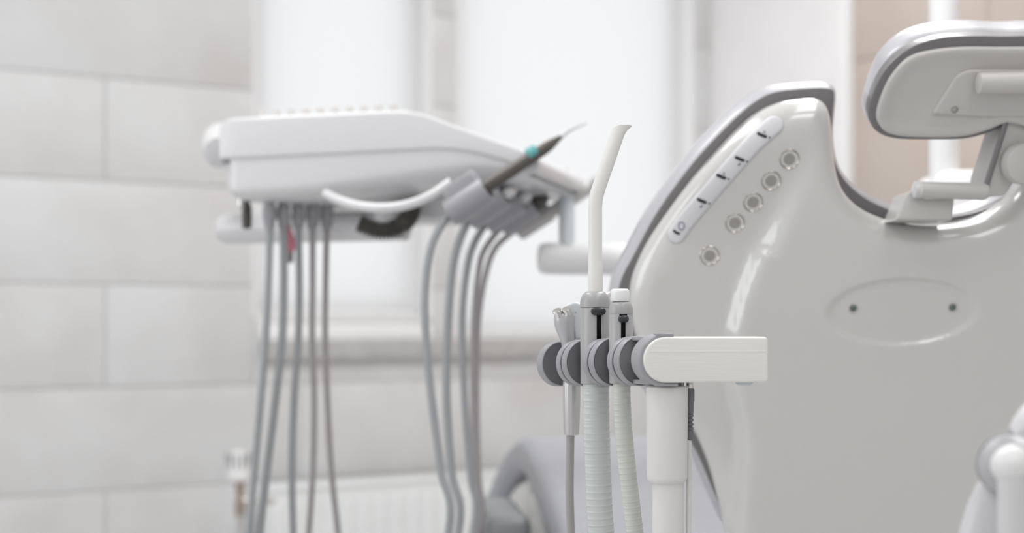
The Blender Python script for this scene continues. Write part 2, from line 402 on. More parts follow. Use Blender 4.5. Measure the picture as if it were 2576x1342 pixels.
# long stone sill under both windows, with its white upstand
s0, _ = WL.px(668, 870, .05); s1, _ = WL.px(1745, 870, .05); _, sz0 = WL.px(1000, 903, .03); _, sz1 = WL.px(1000, 854, .03); _, sz2 = WL.px(900, 818, .012)
sm = MB(); sm.box(WL.W((s0 + s1) / 2, (sz0 + sz1) / 2, .013), (s1 - s0) / 2, .017, (sz1 - sz0) / 2, WL.u, WL.v, .004)
struct(make('trim_1', sm, 'sill', loc=WL.W((s0 + s1) / 2, sz0)))
sm = MB(); sm.box(WL.W((s0 + w1b) / 2, (sz1 + sz2) / 2, .008), (w1b - s0) / 2, .008, (sz2 - sz1) / 2, WL.u, WL.v, .003)
struct(make('trim_2', sm, 'pvc', loc=WL.W((s0 + w1b) / 2, sz1)))
# right wall: white plaster pier, then tan tiles
rp, _ = WR.px(2140, 300)
rw = MB(); rect_frame(WR, 0, 6.0, 0, ZC, -0.012, -.2, rw)
wr = struct(make('wall_right', rw, 'grout', loc=WR.W(0, 0)))
pp = MB(); rect_frame(WR, 0.0, rp, 0, ZC, 0.02, -.012, pp)
make('plaster_pier', pp, 'plaster', wr)
pe = MB(); rect_frame(WR, rp - .02, rp + .012, 0, ZC, 0.028, -.01, pe); make('corner_bead', pe, 'pvc', wr)
for k in range(5):
    for q in range(-1, 3):
        a0 = rp + .012 + q * 1.2 + (0.55 if k % 2 else 0); a1 = a0 + 1.2; a0 = max(a0, rp + .012); a1 = min(a1, 3.6)
        if a1 - a0 > .02: tile(WR, a0, a1, k * .6, min((k + 1) * .6, ZC), wr, 'tan')

# ------------------------------------------------------------------ radiator and valve
RD = Frame(WL.W(0, 0, .14), WL.u)
ra, rz = RD.px(676, 1228); rb, _ = RD.px(1330, 1200)
rad = thing('radiator', 'white panel radiator with vertical ribs under the window sill', 'radiator', RD.W((ra + rb) / 2, 0.0, 0))
mb = MB(); rect_frame(RD, ra, rb, .09, rz - .012, -.004, -.018, mb); make('front_panel', mb, 'rad', rad)
mb = MB(); rect_frame(RD, ra + .01, rb - .01, .09, rz - .012, -.085, -.1, mb); make('rear_panel', mb, 'rad', rad)
mb = MB(); mb.box(RD.W((ra + rb) / 2, rz - .006, -.05), (rb - ra) / 2 + .004, .052, .007, RD.u, RD.v, .003); make('top_grille', mb, 'rad', rad)
mb = MB(); mb.box(RD.W(ra, rz / 2 + .04, -.05), .004, .05, rz / 2 - .05, RD.u, RD.v, .002)
make('side_cover', mb, 'rad', rad); mb = MB(); mb.box(RD.W(rb, rz / 2 + .04, -.05), .004, .05, rz / 2 - .05, RD.u, RD.v, .002); make('side_cover', mb, 'rad', rad)
n = 16
for i in range(n):
    a = ra + (rb - ra) * (i + .5) / n
    mb = MB(); mb.box(RD.W(a, (rz + .06) / 2, 0), .011, .005, (rz - .14) / 2 - .012, RD.u, RD.v, .005); make('rib', mb, 'rad', rad)
for a in (ra + .05, rb - .05):
    mb = MB(); mb.box(RD.W(a, .05, -.05), .015, .04, .05, RD.u, RD.v, .003); make('foot', mb, 'rad', rad)
vy = 3.98
tv = thing('radiator_valve', 'white thermostatic valve head on a copper pipe left of the radiator', 'valve', P(600, 1342, vy) - Vector((0, 0, .3)))
mb = MB(); vlathe(mb, 600, vy, [(1212, 18), (1208, 27), (1180, 30), (1150, 27), (1138, 22), (1134, 4)]); hd = make('valve_head', mb, 'white', tv)
mb = MB()
for k in range(12):
    t = 2 * math.pi * k / 12; c = P(600, 1160, vy) + Vector((math.cos(t), math.sin(t), 0)) * .0315
    mb.box(c, .002, .003, .02, (math.cos(t), math.sin(t), 0), (0, 0, 1))
make('grip_rib', mb, 'mid_grey', hd)
mb = MB(); vlathe(mb, 604, vy, [(1300, 9), (1292, 13), (1262, 13), (1258, 9), (1240, 9), (1236, 12), (1216, 12), (1212, 9)]); make('valve_body', mb, 'brass', tv)
mb = MB(); mb.tube(spline([P(604, 1260, vy), P(640, 1262, vy + .02), P(690, 1262, vy + .06)], 5), .009, 14); make('connecting_pipe', mb, 'satin', tv)
mb = MB(); mb.tube([P(604, 1290, vy), Vector((P(604, 1290, vy).x, vy, .0))], .008, 14); make('supply_pipe', mb, 'satin', tv)

# ------------------------------------------------------------------ dental chair
th = math.radians(9)
B = Frame(P(2355, 760, 1.75), (1, 0, 0), (0, -math.sin(th), math.cos(th)))
chair = thing('dental_chair', 'white dental chair with glossy shell backrest and grey vinyl upholstery, seen from behind', 'dental chair', Vector((.45, 2.25, 0)))
shell_px = [(1850, 1800), (1850, 1500), (1832, 1342), (1814, 1262), (1789, 1180), (1752, 1100), (1690, 1020), (1630, 925), (1592, 810), (1592, 735), (1612, 670), (1655, 590), (1740, 470), (1800, 400),
            (1860, 335), (1915, 286), (1972, 258), (2030, 248), (2066, 248), (2088, 264), (2100, 300), (2106, 370), (2116, 440), (2136, 488), (2178, 528), (2240, 556), (2300, 567), (2355, 570)]
def mirror(l, c=2355): return l + [(2 * c - x, y) for x, y in l[::-1] if abs(x - c) > 1]
shell_loop = [B.px(x, y) for x, y in mirror(shell_px)]
shell_loop = resample(spline(shell_loop, 8, True), .006)
if area2(shell_loop) < 0: shell_loop = shell_loop[::-1]
ridge = sorted([(B.px(x, y)[1], B.px(x, y)[0]) for x, y in [(2112, 250), (2075, 345), (2020, 455), (1970, 560), (1925, 655), (1890, 745), (1866, 840), (1862, 920), (1868, 976), (1892, 1084), (1892, 1165), (1882, 1280), (1876, 1342), (1872, 1800)]])
rb_, ra_ = np.array([r[0] for r in ridge]), np.array([r[1] for r in ridge])
b300, b620 = B.px(2000, 330)[1], B.px(2000, 640)[1]
ov_c = B.px(2270, 785); ov_r = (185 / F * 1.75, 83 / F * 1.75)

def dist_loop(P_, L_):
    d = np.full(len(P_), 1e9); Q = np.roll(L_, -1, 0)
    for a, b in zip(L_, Q):
        e = b - a; t = np.clip(((P_ - a) @ e) / (e @ e), 0, 1)
        d = np.minimum(d, np.hypot(*(P_ - a - t[:, None] * e).T))
    return d
RR = .034
def shell_h(A):
    A = np.atleast_2d(A); d = dist_loop(A, shell_loop)
    x = np.clip(RR - d, 0, RR); h = -(RR - np.sqrt(np.maximum(RR * RR - x * x, 0))) * .85
    ar = np.interp(A[:, 1], rb_, ra_); amp = .024 * sstep((b300 - A[:, 1]) / (b300 - b620))
    for sgn in (1, -1):                                    # raised middle panel, both sides
        s = (A[:, 0] - ar) if sgn == 1 else (-A[:, 0] - ar)
        h += -amp * (1 - sstep((s + .022) / np.where(A[:, 1] > b620, .034, .022)))
    h += -.03 * np.clip((-A[:, 0] - .12), 0, 1) ** 1.0 * 0
    q = np.hypot((A[:, 0] - ov_c[0]) / ov_r[0], (A[:, 1] - ov_c[1] - .03 * (A[:, 0] - ov_c[0])) / ov_r[1])
    h += -.0034 * (1 - sstep((q - .93) / .14))              # shallow oval recess
    return h
rings = [inset(shell_loop, o) for o in (0.0, .0006, .002, .0045, .008, .0125, .018, .024, .03, .036)]
pts = [rings[0]]
for o, R_ in zip((.0006, .002, .0045, .008, .0125, .018, .024, .03, .036), rings[1:]):
    dd = dist_loop(R_, shell_loop); pts.append(R_[dd > o * .9])
x0, x1 = shell_loop[:, 0].min(), shell_loop[:, 0].max(); y0, y1 = shell_loop[:, 1].min(), shell_loop[:, 1].max()
gx, gy = np.meshgrid(np.arange(x0, x1, .0065), np.arange(y0, y1, .0065)); G = np.stack([gx.ravel(), gy.ravel()], 1)
G = G[(G[:, 0] < .42) & (G[:, 1] > -.36) | (np.arange(len(G)) % 3 == 0)]
def inside(A, L_):
    c = np.zeros(len(A), bool); Q = np.roll(L_, -1, 0)
    for a, b in zip(L_, Q):
        m = (a[1] > A[:, 1]) != (b[1] > A[:, 1])
        with np.errstate(divide='ignore', invalid='ignore'):
            xi = (b[0] - a[0]) * (A[:, 1] - a[1]) / (b[1] - a[1]) + a[0]
        c ^= m & (A[:, 0] < xi)
    return c
G = G[inside(G, shell_loop)]; G = G[dist_loop(G, shell_loop) > .039]
# finer points along the oval recess
tt = np.linspace(0, 2 * math.pi, 120, endpoint=False); ovp = []
for q in (.91, .95, .99, 1.03, 1.07, 1.1): ovp.append(np.stack([ov_c[0] + ov_r[0] * q * np.cos(tt), ov_c[1] + .03 * ov_r[0] * q * np.cos(tt) + ov_r[1] * q * np.sin(tt)], 1))
pts += [G] + ovp
allp = np.vstack(pts); nb = len(rings[0])
cd = delaunay_2d_cdt([Vector(p) for p in allp], [(i, (i + 1) % nb) for i in range(nb)], [], 1, 1e-7)
cv = np.array([[v.x, v.y] for v in cd[0]]); ch = shell_h(cv)
mb = MB(); mb.add([B.W(p[0], p[1], h) for p, h in zip(cv, ch)], cd[2])
# side wall going back from the rim
hw = shell_h(shell_loop)
mb.loops([[B.W(p[0], p[1], h) for p, h in zip(shell_loop, hw)], [B.W(p[0], p[1], -.05) for p in shell_loop]], False, True)
bm_ = bmesh.new()
shell = make('backrest_shell', mb, 'shell', chair, sharp=60)
bm_.from_mesh(shell.data); bmesh.ops.remove_doubles(bm_, verts=bm_.verts[:], dist=1e-5); bmesh.ops.recalc_face_normals(bm_, faces=bm_.faces[:]); bm_.to_mesh(shell.data); bm_.free()
shell.data.shade_smooth(); shell.data.set_sharp_from_angle(angle=math.radians(60))
def on_shell(px, py, off=0.0):
    a, b = B.px(px, py, -.01); h = float(shell_h(np.array([[a, b]]))[0]); return B.W(a, b, h + off)
# backrest pad behind the shell
pad_px = [(1950, 1800), (1900, 1480), (1850, 1370), (1815, 1316), (1776, 1230), (1738, 1143), (1690, 1070), (1618, 985), (1556, 870), (1538, 790), (1546, 708), (1582, 635), (1640, 529), (1719, 418), (1790, 336),
          (1861, 267), (1920, 227), (1972, 212), (2040, 206), (2080, 206), (2106, 215), (2114, 238), (2110, 290), (2107, 345), (2116, 405), (2140, 448), (2185, 487), (2250, 517), (2310, 530), (2355, 533)]
PW_ = -.052
pad_loop = spline([B.px(x, y, PW_) for x, y in mirror(pad_px)], 7, True)
pa = resample(pad_loop, .006); pa = pa if area2(pa) > 0 else pa[::-1]
mb = MB(); pillow(mb, B, pad_loop, [(o + .0075, w) for o, w in rprof(PW_, PW_ - .03, .0015, .001)]); make('backrest_shade_band', mb, 'vinyl', chair, sharp=50)  # dark band: shade on the pad's front face put into its colour
mb = MB(); pillow(mb, B, pad_loop, [(.012, PW_ - .006), (.0085, PW_ - .0065), (.0055, PW_ - .010), (.003, PW_ - .016), (.001, PW_ - .023)] + [q for q in rprof(PW_ - .025, PW_ - .09, .0, .03)]); make('backrest_pad', mb, 'vinyl3', chair, sharp=70)
# memory buttons
for i, (x, y) in enumerate([(1983, 400), (1939, 455), (1896, 510), (1852, 563), (1789, 647)]):
    c = on_shell(x, y, 0.0); k = 1.73 / F; e = .004 / k
    nn = (on_shell(x + 12, y) - on_shell(x - 12, y)).cross(on_shell(x, y - 12) - on_shell(x, y + 12)).normalized()
    mb = MB(); mb.lathe(c, nn, [(25.5 * k, -.004), (25.5 * k, .0004), (24 * k, .0010), (15 * k, -.0034), (15 * k, -.005)], 40)
    bt = make('button', mb, 'warm_chrome', chair)
    mb = MB(); mb.lathe(c, nn, [(14.5 * k, -.004), (14.5 * k, .0000), (13.5 * k, .0006), (0, .0008)], 32); make('button_cap', mb, 'disc', bt)
# screws in the oval
for (x, y) in ((2143, 774), (2392, 772)):
    c = on_shell(x, y, 0); k = 1.73 / F; nn = B.n
    mb = MB(); mb.lathe(c, nn, [(13 * k, -.002), (13 * k, .0008), (11 * k, .0013), (8.5 * k, .0004), (7 * k, -.0005)], 28); sw = make('screw', mb, 'bracket', chair)
    mb = MB(); mb.lathe(c, nn, [(8 * k, -.001), (8 * k, .001), (6 * k, .0018), (3.4 * k, .0018), (3 * k, .0006), (0, .0006)], 20); make('screw_head', mb, 'screw', sw)
# paper label with pictograms along the wing
def ribbon(name, pts, wid, m, parent, off=.0007, n=10, endcap=True, nw=1):
    S = np.array(spline(pts, n)); t = np.gradient(S, axis=0); t /= np.linalg.norm(t, axis=1)[:, None]; nr = np.stack([-t[:, 1], t[:, 0]], 1)
    wv = np.full(len(S), wid / 2.0)
    if endcap:
        L_ = np.r_[0, np.cumsum(np.linalg.norm(np.diff(S, axis=0), axis=1))]; r = wid / 2
        for i in range(len(S)):
            d = min(L_[i], L_[-1] - L_[i]); 
            if d < r: wv[i] = math.sqrt(max(r * r - (r - d) ** 2, (r * .2) ** 2))
    rows = [[on_shell(*(S[i] + nr[i] * wv[i] * (2 * j / nw - 1)), off) for j in range(nw + 1)] for i in range(len(S))]
    mb = MB(); mb.loops(rows, False, False, closed=False)
    o = make(name, mb, m, parent); md = o.modifiers.new('thickness', 'SOLIDIFY'); md.thickness = .0004; md.offset = 0
    return o
lab = ribbon('label_strip', [(1962, 300), (1904, 350), (1862, 396), (1817, 450), (1768, 510), (1722, 568), (1694, 612)], 46, 'sticker', shell, .0006, 8, True, 6)
for (x, y) in ((1917, 338), (1862, 398), (1817, 443), (1770, 505)):
    ribbon('pictogram', [(x - 15, y - 4), (x - 5, y + 1), (x + 2, y + 4), (x + 9, y + 6)], 8, 'ink', shell, .0012, 4)
for (x, y) in ((1917, 338), (1817, 443)):
    ribbon('pictogram_mark', [(x + 1, y - 9), (x + 5, y - 4)], 5, 'ink2', shell, .0012, 3)
    ribbon('pictogram_mark', [(x + 13, y + 6), (x + 17, y + 9)], 4, 'ink', shell, .0012, 3)
for (x, y) in ((1862, 398), (1770, 505)):
    ribbon('pictogram_mark', [(x - 1, y + 12), (x - 8, y + 19)], 5, 'ink2', shell, .0012, 3)
    ribbon('pictogram_mark', [(x + 13, y + 6), (x + 17, y + 10)], 4, 'ink', shell, .0012, 3)
ribbon('pictogram', [(1697, 582), (1706, 589), (1714, 591)], 6.5, 'ink', shell, .0012, 4)
ribbon('pictogram_mark', [(1717 + 7 * math.cos(t), 571 + 10 * math.sin(t)) for t in np.linspace(-1.9, 4.2, 14)], 3, 'ink2', shell, .0012, 2, False)

# headrest mount in the notch
mb = MB()
br = [(2292, 466), (2312, 458), (2330, 480), (2352, 486), (2402, 486), (2398, 553, 2), (2252, 553, 2), (2272, 485)]
BF = Frame(P(2355, 500, 1.70), (1, 0, 0))
br = [(2252, 554, 2), (2282, 484, 10), (2300, 478, 8), (2322, 500, 8), (2402, 498, 3), (2396, 554, 2)]
lp = fillet([BF.px(x, y) + (r * .0005,) for x, y, r in br], .004)
pillow(mb, BF, lp, rprof(.0, -.06, .003), .003); mb2 = mb
make('headrest_bracket', mb2, 'bracket', chair)
k = 1.7 / F
mb = MB(); mb.lathe(P(2312, 478, 1.69), (1, -.02, -.03), [(16 * k, 0), (21 * k, 4 * k), (21.5 * k, 158 * k), (19 * k, 166 * k), (17 * k, 170 * k)]); make('hinge_barrel', mb, 'bracket', chair)
mb = MB(); mb.lathe(P(2296, 478, 1.695), (1, -.02, -.03), [(14 * k, 0), (21 * k, 3 * k), (21 * k, 17 * k), (16 * k, 20 * k)]); make('hinge_cap', mb, 'unit', chair)
AF = Frame(P(2520, 360, 1.69), (1, .15, 0), (0.0, -.15, 1))
arm = [(2480, 498, 4), (2487, 452, 4), (2512, 380, 4), (2556, 240, 3), (2640, 236, 6), (2610, 380, 10), (2560, 440, 10), (2528, 492, 10)]
mb = MB(); pillow(mb, AF, fillet([AF.px(x, y) + (r * .0006,) for x, y, r in arm], .004), rprof(0, -.05, .003), .003); make('headrest_arm', mb, 'bracket', chair)
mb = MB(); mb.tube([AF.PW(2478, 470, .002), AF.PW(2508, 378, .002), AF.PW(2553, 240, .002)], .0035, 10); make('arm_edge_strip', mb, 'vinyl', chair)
mb = MB(); mb.lathe(AF.PW(2562, 410, .0), AF.n, [(52 * k, -.01), (52 * k, .014), (49 * k, .018), (44 * k, .019), (0, .019)]); make('locking_knob', mb, 'bracket', chair)
# headrest
th2 = math.radians(28)
H = Frame(P(2440, 215, 1.66), (1, 0, 0), (0, -math.sin(th2), math.cos(th2)))
hp = [(2181, 290), (2190, 235), (2215, 170), (2250, 125), (2300, 92), (2365, 74), (2440, 68), (2520, 72), (2600, 70), (2690, 74), (2770, 110), (2810, 180), (2815, 270), (2780, 330), (2700, 346), (2610, 330), (2540, 308), (2480, 330), (2420, 344), (2330, 346), (2250, 342), (2205, 326)]
hl = spline([H.px(x, y, -.03) for x, y in hp], 6, True)
mb = MB(); pillow(mb, H, hl, rprof(-.02, -.1, .016, .045, 8), .005); make('headrest_pad', mb, 'vinyl3', chair, sharp=60)
hb = [(2182, 290), (2192, 236), (2219, 180), (2260, 136), (2310, 107), (2372, 91), (2440, 87), (2520, 88), (2600, 87), (2690, 90), (2764, 124), (2796, 190), (2806, 270), (2776, 332), (2700, 348), (2610, 334), (2540, 312), (2480, 332), (2420, 346), (2330, 348), (2250, 345), (2204, 328)]
mb = MB(); pillow(mb, H, spline([H.px(x, y, -.012) for x, y in hb], 6, True), rprof(-.0065, -.024, .0015, .001), .005); make('headrest_shade_band', mb, 'vinyl', chair, sharp=60)  # darker band painted as the shaded front of the headrest pad
hs = [(2206, 296), (2218, 245), (2244, 192), (2286, 148), (2340, 130), (2420, 121), (2520, 121), (2620, 121), (2700, 129), (2760, 160), (2788, 220), (2785, 290), (2750, 332), (2680, 344), (2610, 332), (2540, 312), (2480, 332), (2420, 346), (2330, 348), (2262, 344), (2224, 330)]
hl2 = spline([H.px(x, y, 0) for x, y in hs], 6, True)
mb = MB(); pillow(mb, H, hl2, [(.016, -.003), (.0125, -.0018), (.007, 0.0), (.003, .0), (.001, -.001), (0, -.003), (0, -.009)], .005); make('headrest_shell', mb, 'bracket', chair, sharp=60)
mp_ = [(2345, 292, 6), (2410, 190, 12), (2440, 178, 12), (2660, 180, 10), (2640, 300, 10), (2500, 300, 10)]
mb = MB(); pillow(mb, H, fillet([H.px(x, y, .004) + (r * .0008,) for x, y, r in mp_], .01), rprof(.001, -.012, .004), .003); make('mounting_plate', mb, 'bracket', chair)
mb = MB(); mb.lathe(H.PW(2401, 276, .001), H.n, [(9 * k, -.002), (9 * k, .001), (6 * k, .0015), (5 * k, -.0005), (0, -.0005)], 20); make('screw', mb, 'disc', chair)
mb = MB(); mb.lathe(H.PW(2458, 210, .013), (1, 0, .02), [(18 * k, 0), (26 * k, 4 * k), (26 * k, 120 * k), (26 * k, 200 * k), (20 * k, 204 * k)]); make('headrest_barrel', mb, 'bracket', chair)

# seat and leg rest, running away from the camera
wv = Vector((.995, .09, 0)).normalized()
path = spline([P(1470, 1560, 1.9), P(1422, 1342, 2.1), P(1350, 1185, 2.55), P(1312, 1108, 2.82), P(1290, 1105, 2.92), P(1262, 1140, 3.0), P(1225, 1225, 3.08), P(1190, 1310, 3.14), P(1120, 1480, 3.25)], 6)
path = [Vector(p) for p in path]
def slab(mb, path, width, thick, r, dw=0.0, dt=0.0, n=5):
    lps = []
    for i, p in enumerate(path):
        t = (path[min(i + 1, len(path) - 1)] - path[max(i - 1, 0)]).normalized(); up = wv.cross(t).normalized()
        if up.z < 0: up = -up
        c = []
        for (cx, cz, a0) in ((width - r, -r, 0), (r, -r, 90), (r, -thick + r, 180), (width - r, -thick + r, 270)):
            for k_ in range(n + 1):
                a = math.radians(a0 + 90 * k_ / n)
                if a0 in (0,): c.append((cx + r * math.cos(a), cz + r * math.sin(a)))
                else: c.append((cx + r * math.cos(a), cz + r * math.sin(a)))
        lps.append([p + wv * (x + dw) + up * (z + dt) for x, z in c])
    return mb.loops(lps)
mb = MB(); slab(mb, path, .56, .075, .028); make('seat_pad', mb, 'vinyl2', chair, sharp=60)
mb = MB(); slab(mb, path[:-14], .50, .15, .02, .02, -.078); make('seat_shell', mb, 'shell', chair, sharp=60)
mb = MB(); slab(mb, path[-22:], .48, .02, .008, .04, -.078); make('leg_rest_shell', mb, 'shell', chair, sharp=60)
mb = MB(); mb.box((.33, 2.5, .36), .1, .2, .2, (1, .1, 0), bev=.03); make('lift_column', mb, 'shell', chair)
mb = MB(); mb.box(P(1262, 1400, 2.65) + Vector((.0, 0, .008)), .04, .15, .085, (1, .1, 0), bev=.02); make('motor_cover', mb, 'mid_grey', chair)
mb = MB(); mb.box((.36, 2.45, .05), .28, .45, .05, (1, .1, 0), bev=.03); make('base_plate', mb, 'shell', chair)
mb = MB(); mb.box((.52, 1.93, .58), .1, .16, .06, (1, 0, 0), bev=.03); make('backrest_arm', mb, 'shell', chair)
# pale bent hose / armrest tube dropping beside the backrest
# ------------------------------------------------------------------ lamp post behind the chair
lp_ = thing('lamp_post', 'white round lamp post standing behind the headrest', 'post', Vector((P(2376, 300, 2.55).x, 2.55, 0)))
kk = 2.55 / F
lx = P(2376, 300, 2.55).x
mb = MB(); mb.lathe((lx, 2.55, 0), (0, 0, 1), [(.026, .6), (.026, 2.1), (.024, 2.11)]); make('pole', mb, 'white', lp_)
mb = MB(); mb.box((lx + .055, 2.58, .58), .083, .09, .64, (1, 0, 0), bev=.03); make('unit_housing', mb, 'white', lp_)
mb = MB(); mb.box((lx + .055, 2.58, .03), .14, .17, .03, (1, 0, 0), bev=.01); make('foot_plate', mb, 'mid_grey', lp_)

# ------------------------------------------------------------------ delivery unit
U = Vector((.966, -.26, 0)).normalized()
Tn = Frame(Vector((P(560, HY, 2.35).x, 2.35, CZ)), U)
unit = thing('delivery_unit', 'white dental delivery unit with five handpiece holders hanging over the chair', 'delivery unit', Tn.W(.25, .1, -.2))
DW = -.40
up_px = [(549, 402, 3), (549, 318, 16), (570, 298, 20), (1040, 276, 60), (1150, 318, 40), (1320, 378, 30), (1360, 404, 16), (1352, 442, 4), (1290, 412, 30), (1190, 382, 60), (1110, 374, 60)]
up_l = fillet([Tn.px(x, y) + (r * .00064,) for x, y, r in up_px], .01)
mb = MB(); pillow(mb, Tn, up_l, rprof(0, DW, .005, .012), .004); make('upper_shell', mb, 'unit', unit, sharp=45)
def tab(x, pts): return float(np.interp(x, [p[0] for p in pts], [p[1] for p in pts]))
lps = []
xs = [561, 563, 567, 574, 584, 596, 610] + list(np.linspace(630, 1300, 26)) + [1318, 1332, 1341, 1346, 1348]
for x in xs:
    yb = tab(x, [(561, 448), (563, 466), (567, 478), (574, 489), (584, 497), (596, 502), (610, 504), (720, 503), (860, 495), (1010, 480), (1110, 470), (1250, 460), (1318, 452), (1332, 447), (1341, 441), (1348, 432)])
    yt = tab(x, [(561, 396), (1110, 362), (1190, 372), (1290, 403), (1348, 424)])
    rz = tab(x, [(561, .008), (610, .022), (860, .028), (1010, .034), (1200, .036), (1300, .02), (1348, .002)])
    rw = tab(x, [(561, .01), (610, .03), (860, .07), (1100, .12), (1300, .06), (1348, .01)])
    a_, zt_ = Tn.px(x, yt, -.005); _, zb_ = Tn.px(x, yb, -.005)
    e_ = .012 * (1 - sstep((x - 561) / 24.0))
    ring = [Tn.W(a_, zt_, -.005 - e_), ]
    for k_ in range(9):
        t_ = math.pi / 2 * k_ / 8
        ring.append(Tn.W(a_, zb_ + rz * (1 - math.sin(t_)), -.005 - e_ - rw * (1 - math.cos(t_))))
    for k_ in range(5):
        t_ = math.pi / 2 * k_ / 4
        ring.append(Tn.W(a_, zb_ + rz * (1 - math.cos(t_)), DW + .01 + .02 - .02 * math.sin(t_)))
    ring.append(Tn.W(a_, zt_, DW + .01)); lps.append(ring)
mb = MB(); mb.loops(lps)
make('lower_shell', mb, 'unit', unit, sharp=45)
mb = MB(); pillow(mb, Tn, fillet([Tn.px(x, y, -.01) + (.004,) for x, y in [(558, 398), (558, 412), (1110, 384), (1200, 392), (1290, 420), (1340, 448), (1348, 440), (1290, 408), (1190, 378), (1110, 370)]], .003), [(0, -.009), (0, DW + .01)], .004)
make('seam_strip', mb, 'mid_grey', unit)
# belly bowl below
bc = Tn.W(Tn.px(985, 460, -.15)[0], 0, -.15); zt = P(985, 470, 2.38).z
mb = MB(); mb.lathe((bc.x, bc.y, zt + .012), (0, 0, -1), [(.104, 0), (.098, .012), (.082, .024), (.06, .032), (.03, .037), (0, .038)], 56); make('swivel_bowl', mb, 'unit', unit, sharp=60)
bt_z = zt - .026
mb = MB(); mb.tube([Vector(p) for p in spline([P(820, 488, 2.3), P(850, 503, 2.27), P(900, 518, 2.24), P(960, 524, 2.22), P(1020, 517, 2.21), P(1080, 495, 2.20), P(1135, 458, 2.2)], 8)], .0078, 16); make('guard_rail', mb, 'unit', unit)
mb = MB(); pf = Frame(P(1050, 500, 2.42), U); pillow(mb, pf, fillet([pf.px(x, y) + (.01,) for x, y in ((935, 440), (1128, 440), (1128, 540), (1112, 557), (960, 557))], .01), rprof(0, -.12, .01), .005); make('mounting_block', mb, 'unit', unit)
# rear handle boss
mb = MB(); mb.tube(spline([Tn.PW(556, 345, -.25), Tn.PW(548, 350, -.2), Tn.PW(546, 370, -.12), Tn.PW(552, 385, -.06)], 6), [.026] * 19, 24); make('side_handle', mb, 'unit', unit)
# rubber mat nubs
for i in range(10):
    x = 660 + i * 36.5; y = 292 - (x - 570) * .0462
    c = Tn.PW(x, y - 4, -.035) ; c.z = Tn.PW(x, y - 0, 0).z + .0055
    mb = MB(); mb.lathe(c, (0, 0, 1), [(.0065, -.006), (.0065, .0045), (.005, .0065), (0, .007)], 20); make('mat_nub', mb, 'bracket', unit)
mb = MB(); a0, b0 = Tn.px(640, 292); a1, b1 = Tn.px(1010, 278)
mb.add([Tn.W(a, b + dz, w) for dz in (-.002, .003) for (a, b, w) in ((a0, b0, -.02), (a1, b1, -.02), (a1, b1, -.36), (a0, b0, -.36))], [(3, 2, 1, 0), (4, 5, 6, 7), (0, 1, 5, 4), (1, 2, 6, 5), (2, 3, 7, 6), (3, 0, 4, 7)])
make('rubber_mat', mb, 'pvc', unit)
# knurled screw at the rear left corner
ky = 2.42
mb = MB(); vlathe(mb, 621, ky, [(576, 8), (573, 12), (520, 13), (516, 9), (500, 9)], 24); make('thumb_screw', mb, 'dark', unit)
mb = MB(); vlathe(mb, 606, ky - .02, [(528, 5), (524, 8), (512, 8), (500, 6)], 20); make('chrome_stud', mb, 'chrome', unit)
# instrument holders: five troughs on the front edge
HD = [(1177, 506, 0.0), ] 
hold_c = []
ax_h = (U * math.cos(math.radians(31)) + Vector((0, 0, 1)) * math.sin(math.radians(31))).normalized()
base_c = P(1178, 507, 2.2)
dstep = Vector((.26, .966, 0)) * .1
for i in range(5):
    c = base_c + dstep * i * (1.0 if i < 4 else 1.0); hold_c.append(c)
    side = ax_h.cross(Vector((.26, .966, 0))).normalized(); 
    if side.z > 0: side = -side
    dp = Vector((.26, .966, 0)).normalized()
    # open C section: tube wall extruded along the axis, slot facing up
    lps = []
    ang = [math.radians(a) for a in np.linspace(-145, 145, 25)]
    Ro, Ri = .0225, .016
    sec = [(Ro * math.cos(a), Ro * math.sin(a)) for a in ang] + [(Ri * math.cos(a), Ri * math.sin(a)) for a in ang[::-1]]
    for tpos in (-.034, -.033, .033, .036):
        s_ = .96 if tpos in (-.034, .036) else 1
        lps.append([c + ax_h * tpos + (side * x * 1.0 + dp * y * 1.15) * s_ for x, y in sec])
    mb = MB(); mb.loops(lps); make('handpiece_holder', mb, 'grey', unit)
    mb = MB(); mb.box(c + side * -.0 + ax_h * -.012 + Vector((-.0, 0, .028)), .03, .017, .012, ax_h, side * -1, bev=.004); make('holder_bracket', mb, 'grey', unit)
# support arm under the unit and towards the chair
sa = thing('support_arm', 'white tubular swing arm carrying the delivery unit, left of the chair back', 'support arm', Vector((lx - .2, 2.6, 1.0)))
y1 = 2.6
r1 = 37 / F * y1
a_s, a_e = P(572, 577, 2.62), P(1020, 568, 2.5)
ll = (a_e - a_s).length
mb = MB(); mb.lathe(a_s, a_e - a_s, [(r1 * .55, -.016), (r1 * .85, -.012), (r1, 0), (r1, ll)], 40); make('upper_arm', mb, 'unit', sa)
la = P(1372, 651, 2.5); le = Vector((lx - .02, 2.56, la.z - .004)); ll2 = (le - la).length; r2 = 40 / F * 2.5
mb = MB(); mb.lathe(la, le - la, [(r2 * .5, -.014), (r2 * .85, -.011), (r2, 0), (r2, ll2)], 40); make('lower_arm', mb, 'white', sa)
mb = MB(); vlathe(mb, 1426, 2.5, [(618, 22), (612, 20), (520, 20), (505, 17), (440, 17)], 28); make('joint_post', mb, 'pale_blue', sa)
mb = MB(); mb.tube([P(1426, 452, 2.5), P(1330, 452, 2.52), P(1200, 468, 2.5)], .02, 20); make('cross_tube', mb, 'unit', sa)
mb = MB(); mb.lathe((bc.x, bc.y, bt_z + .01), (0, 0, -1), [(.03, 0), (.03, .06), (.026, .07)], 32); make('swivel_hub', mb, 'unit', sa)
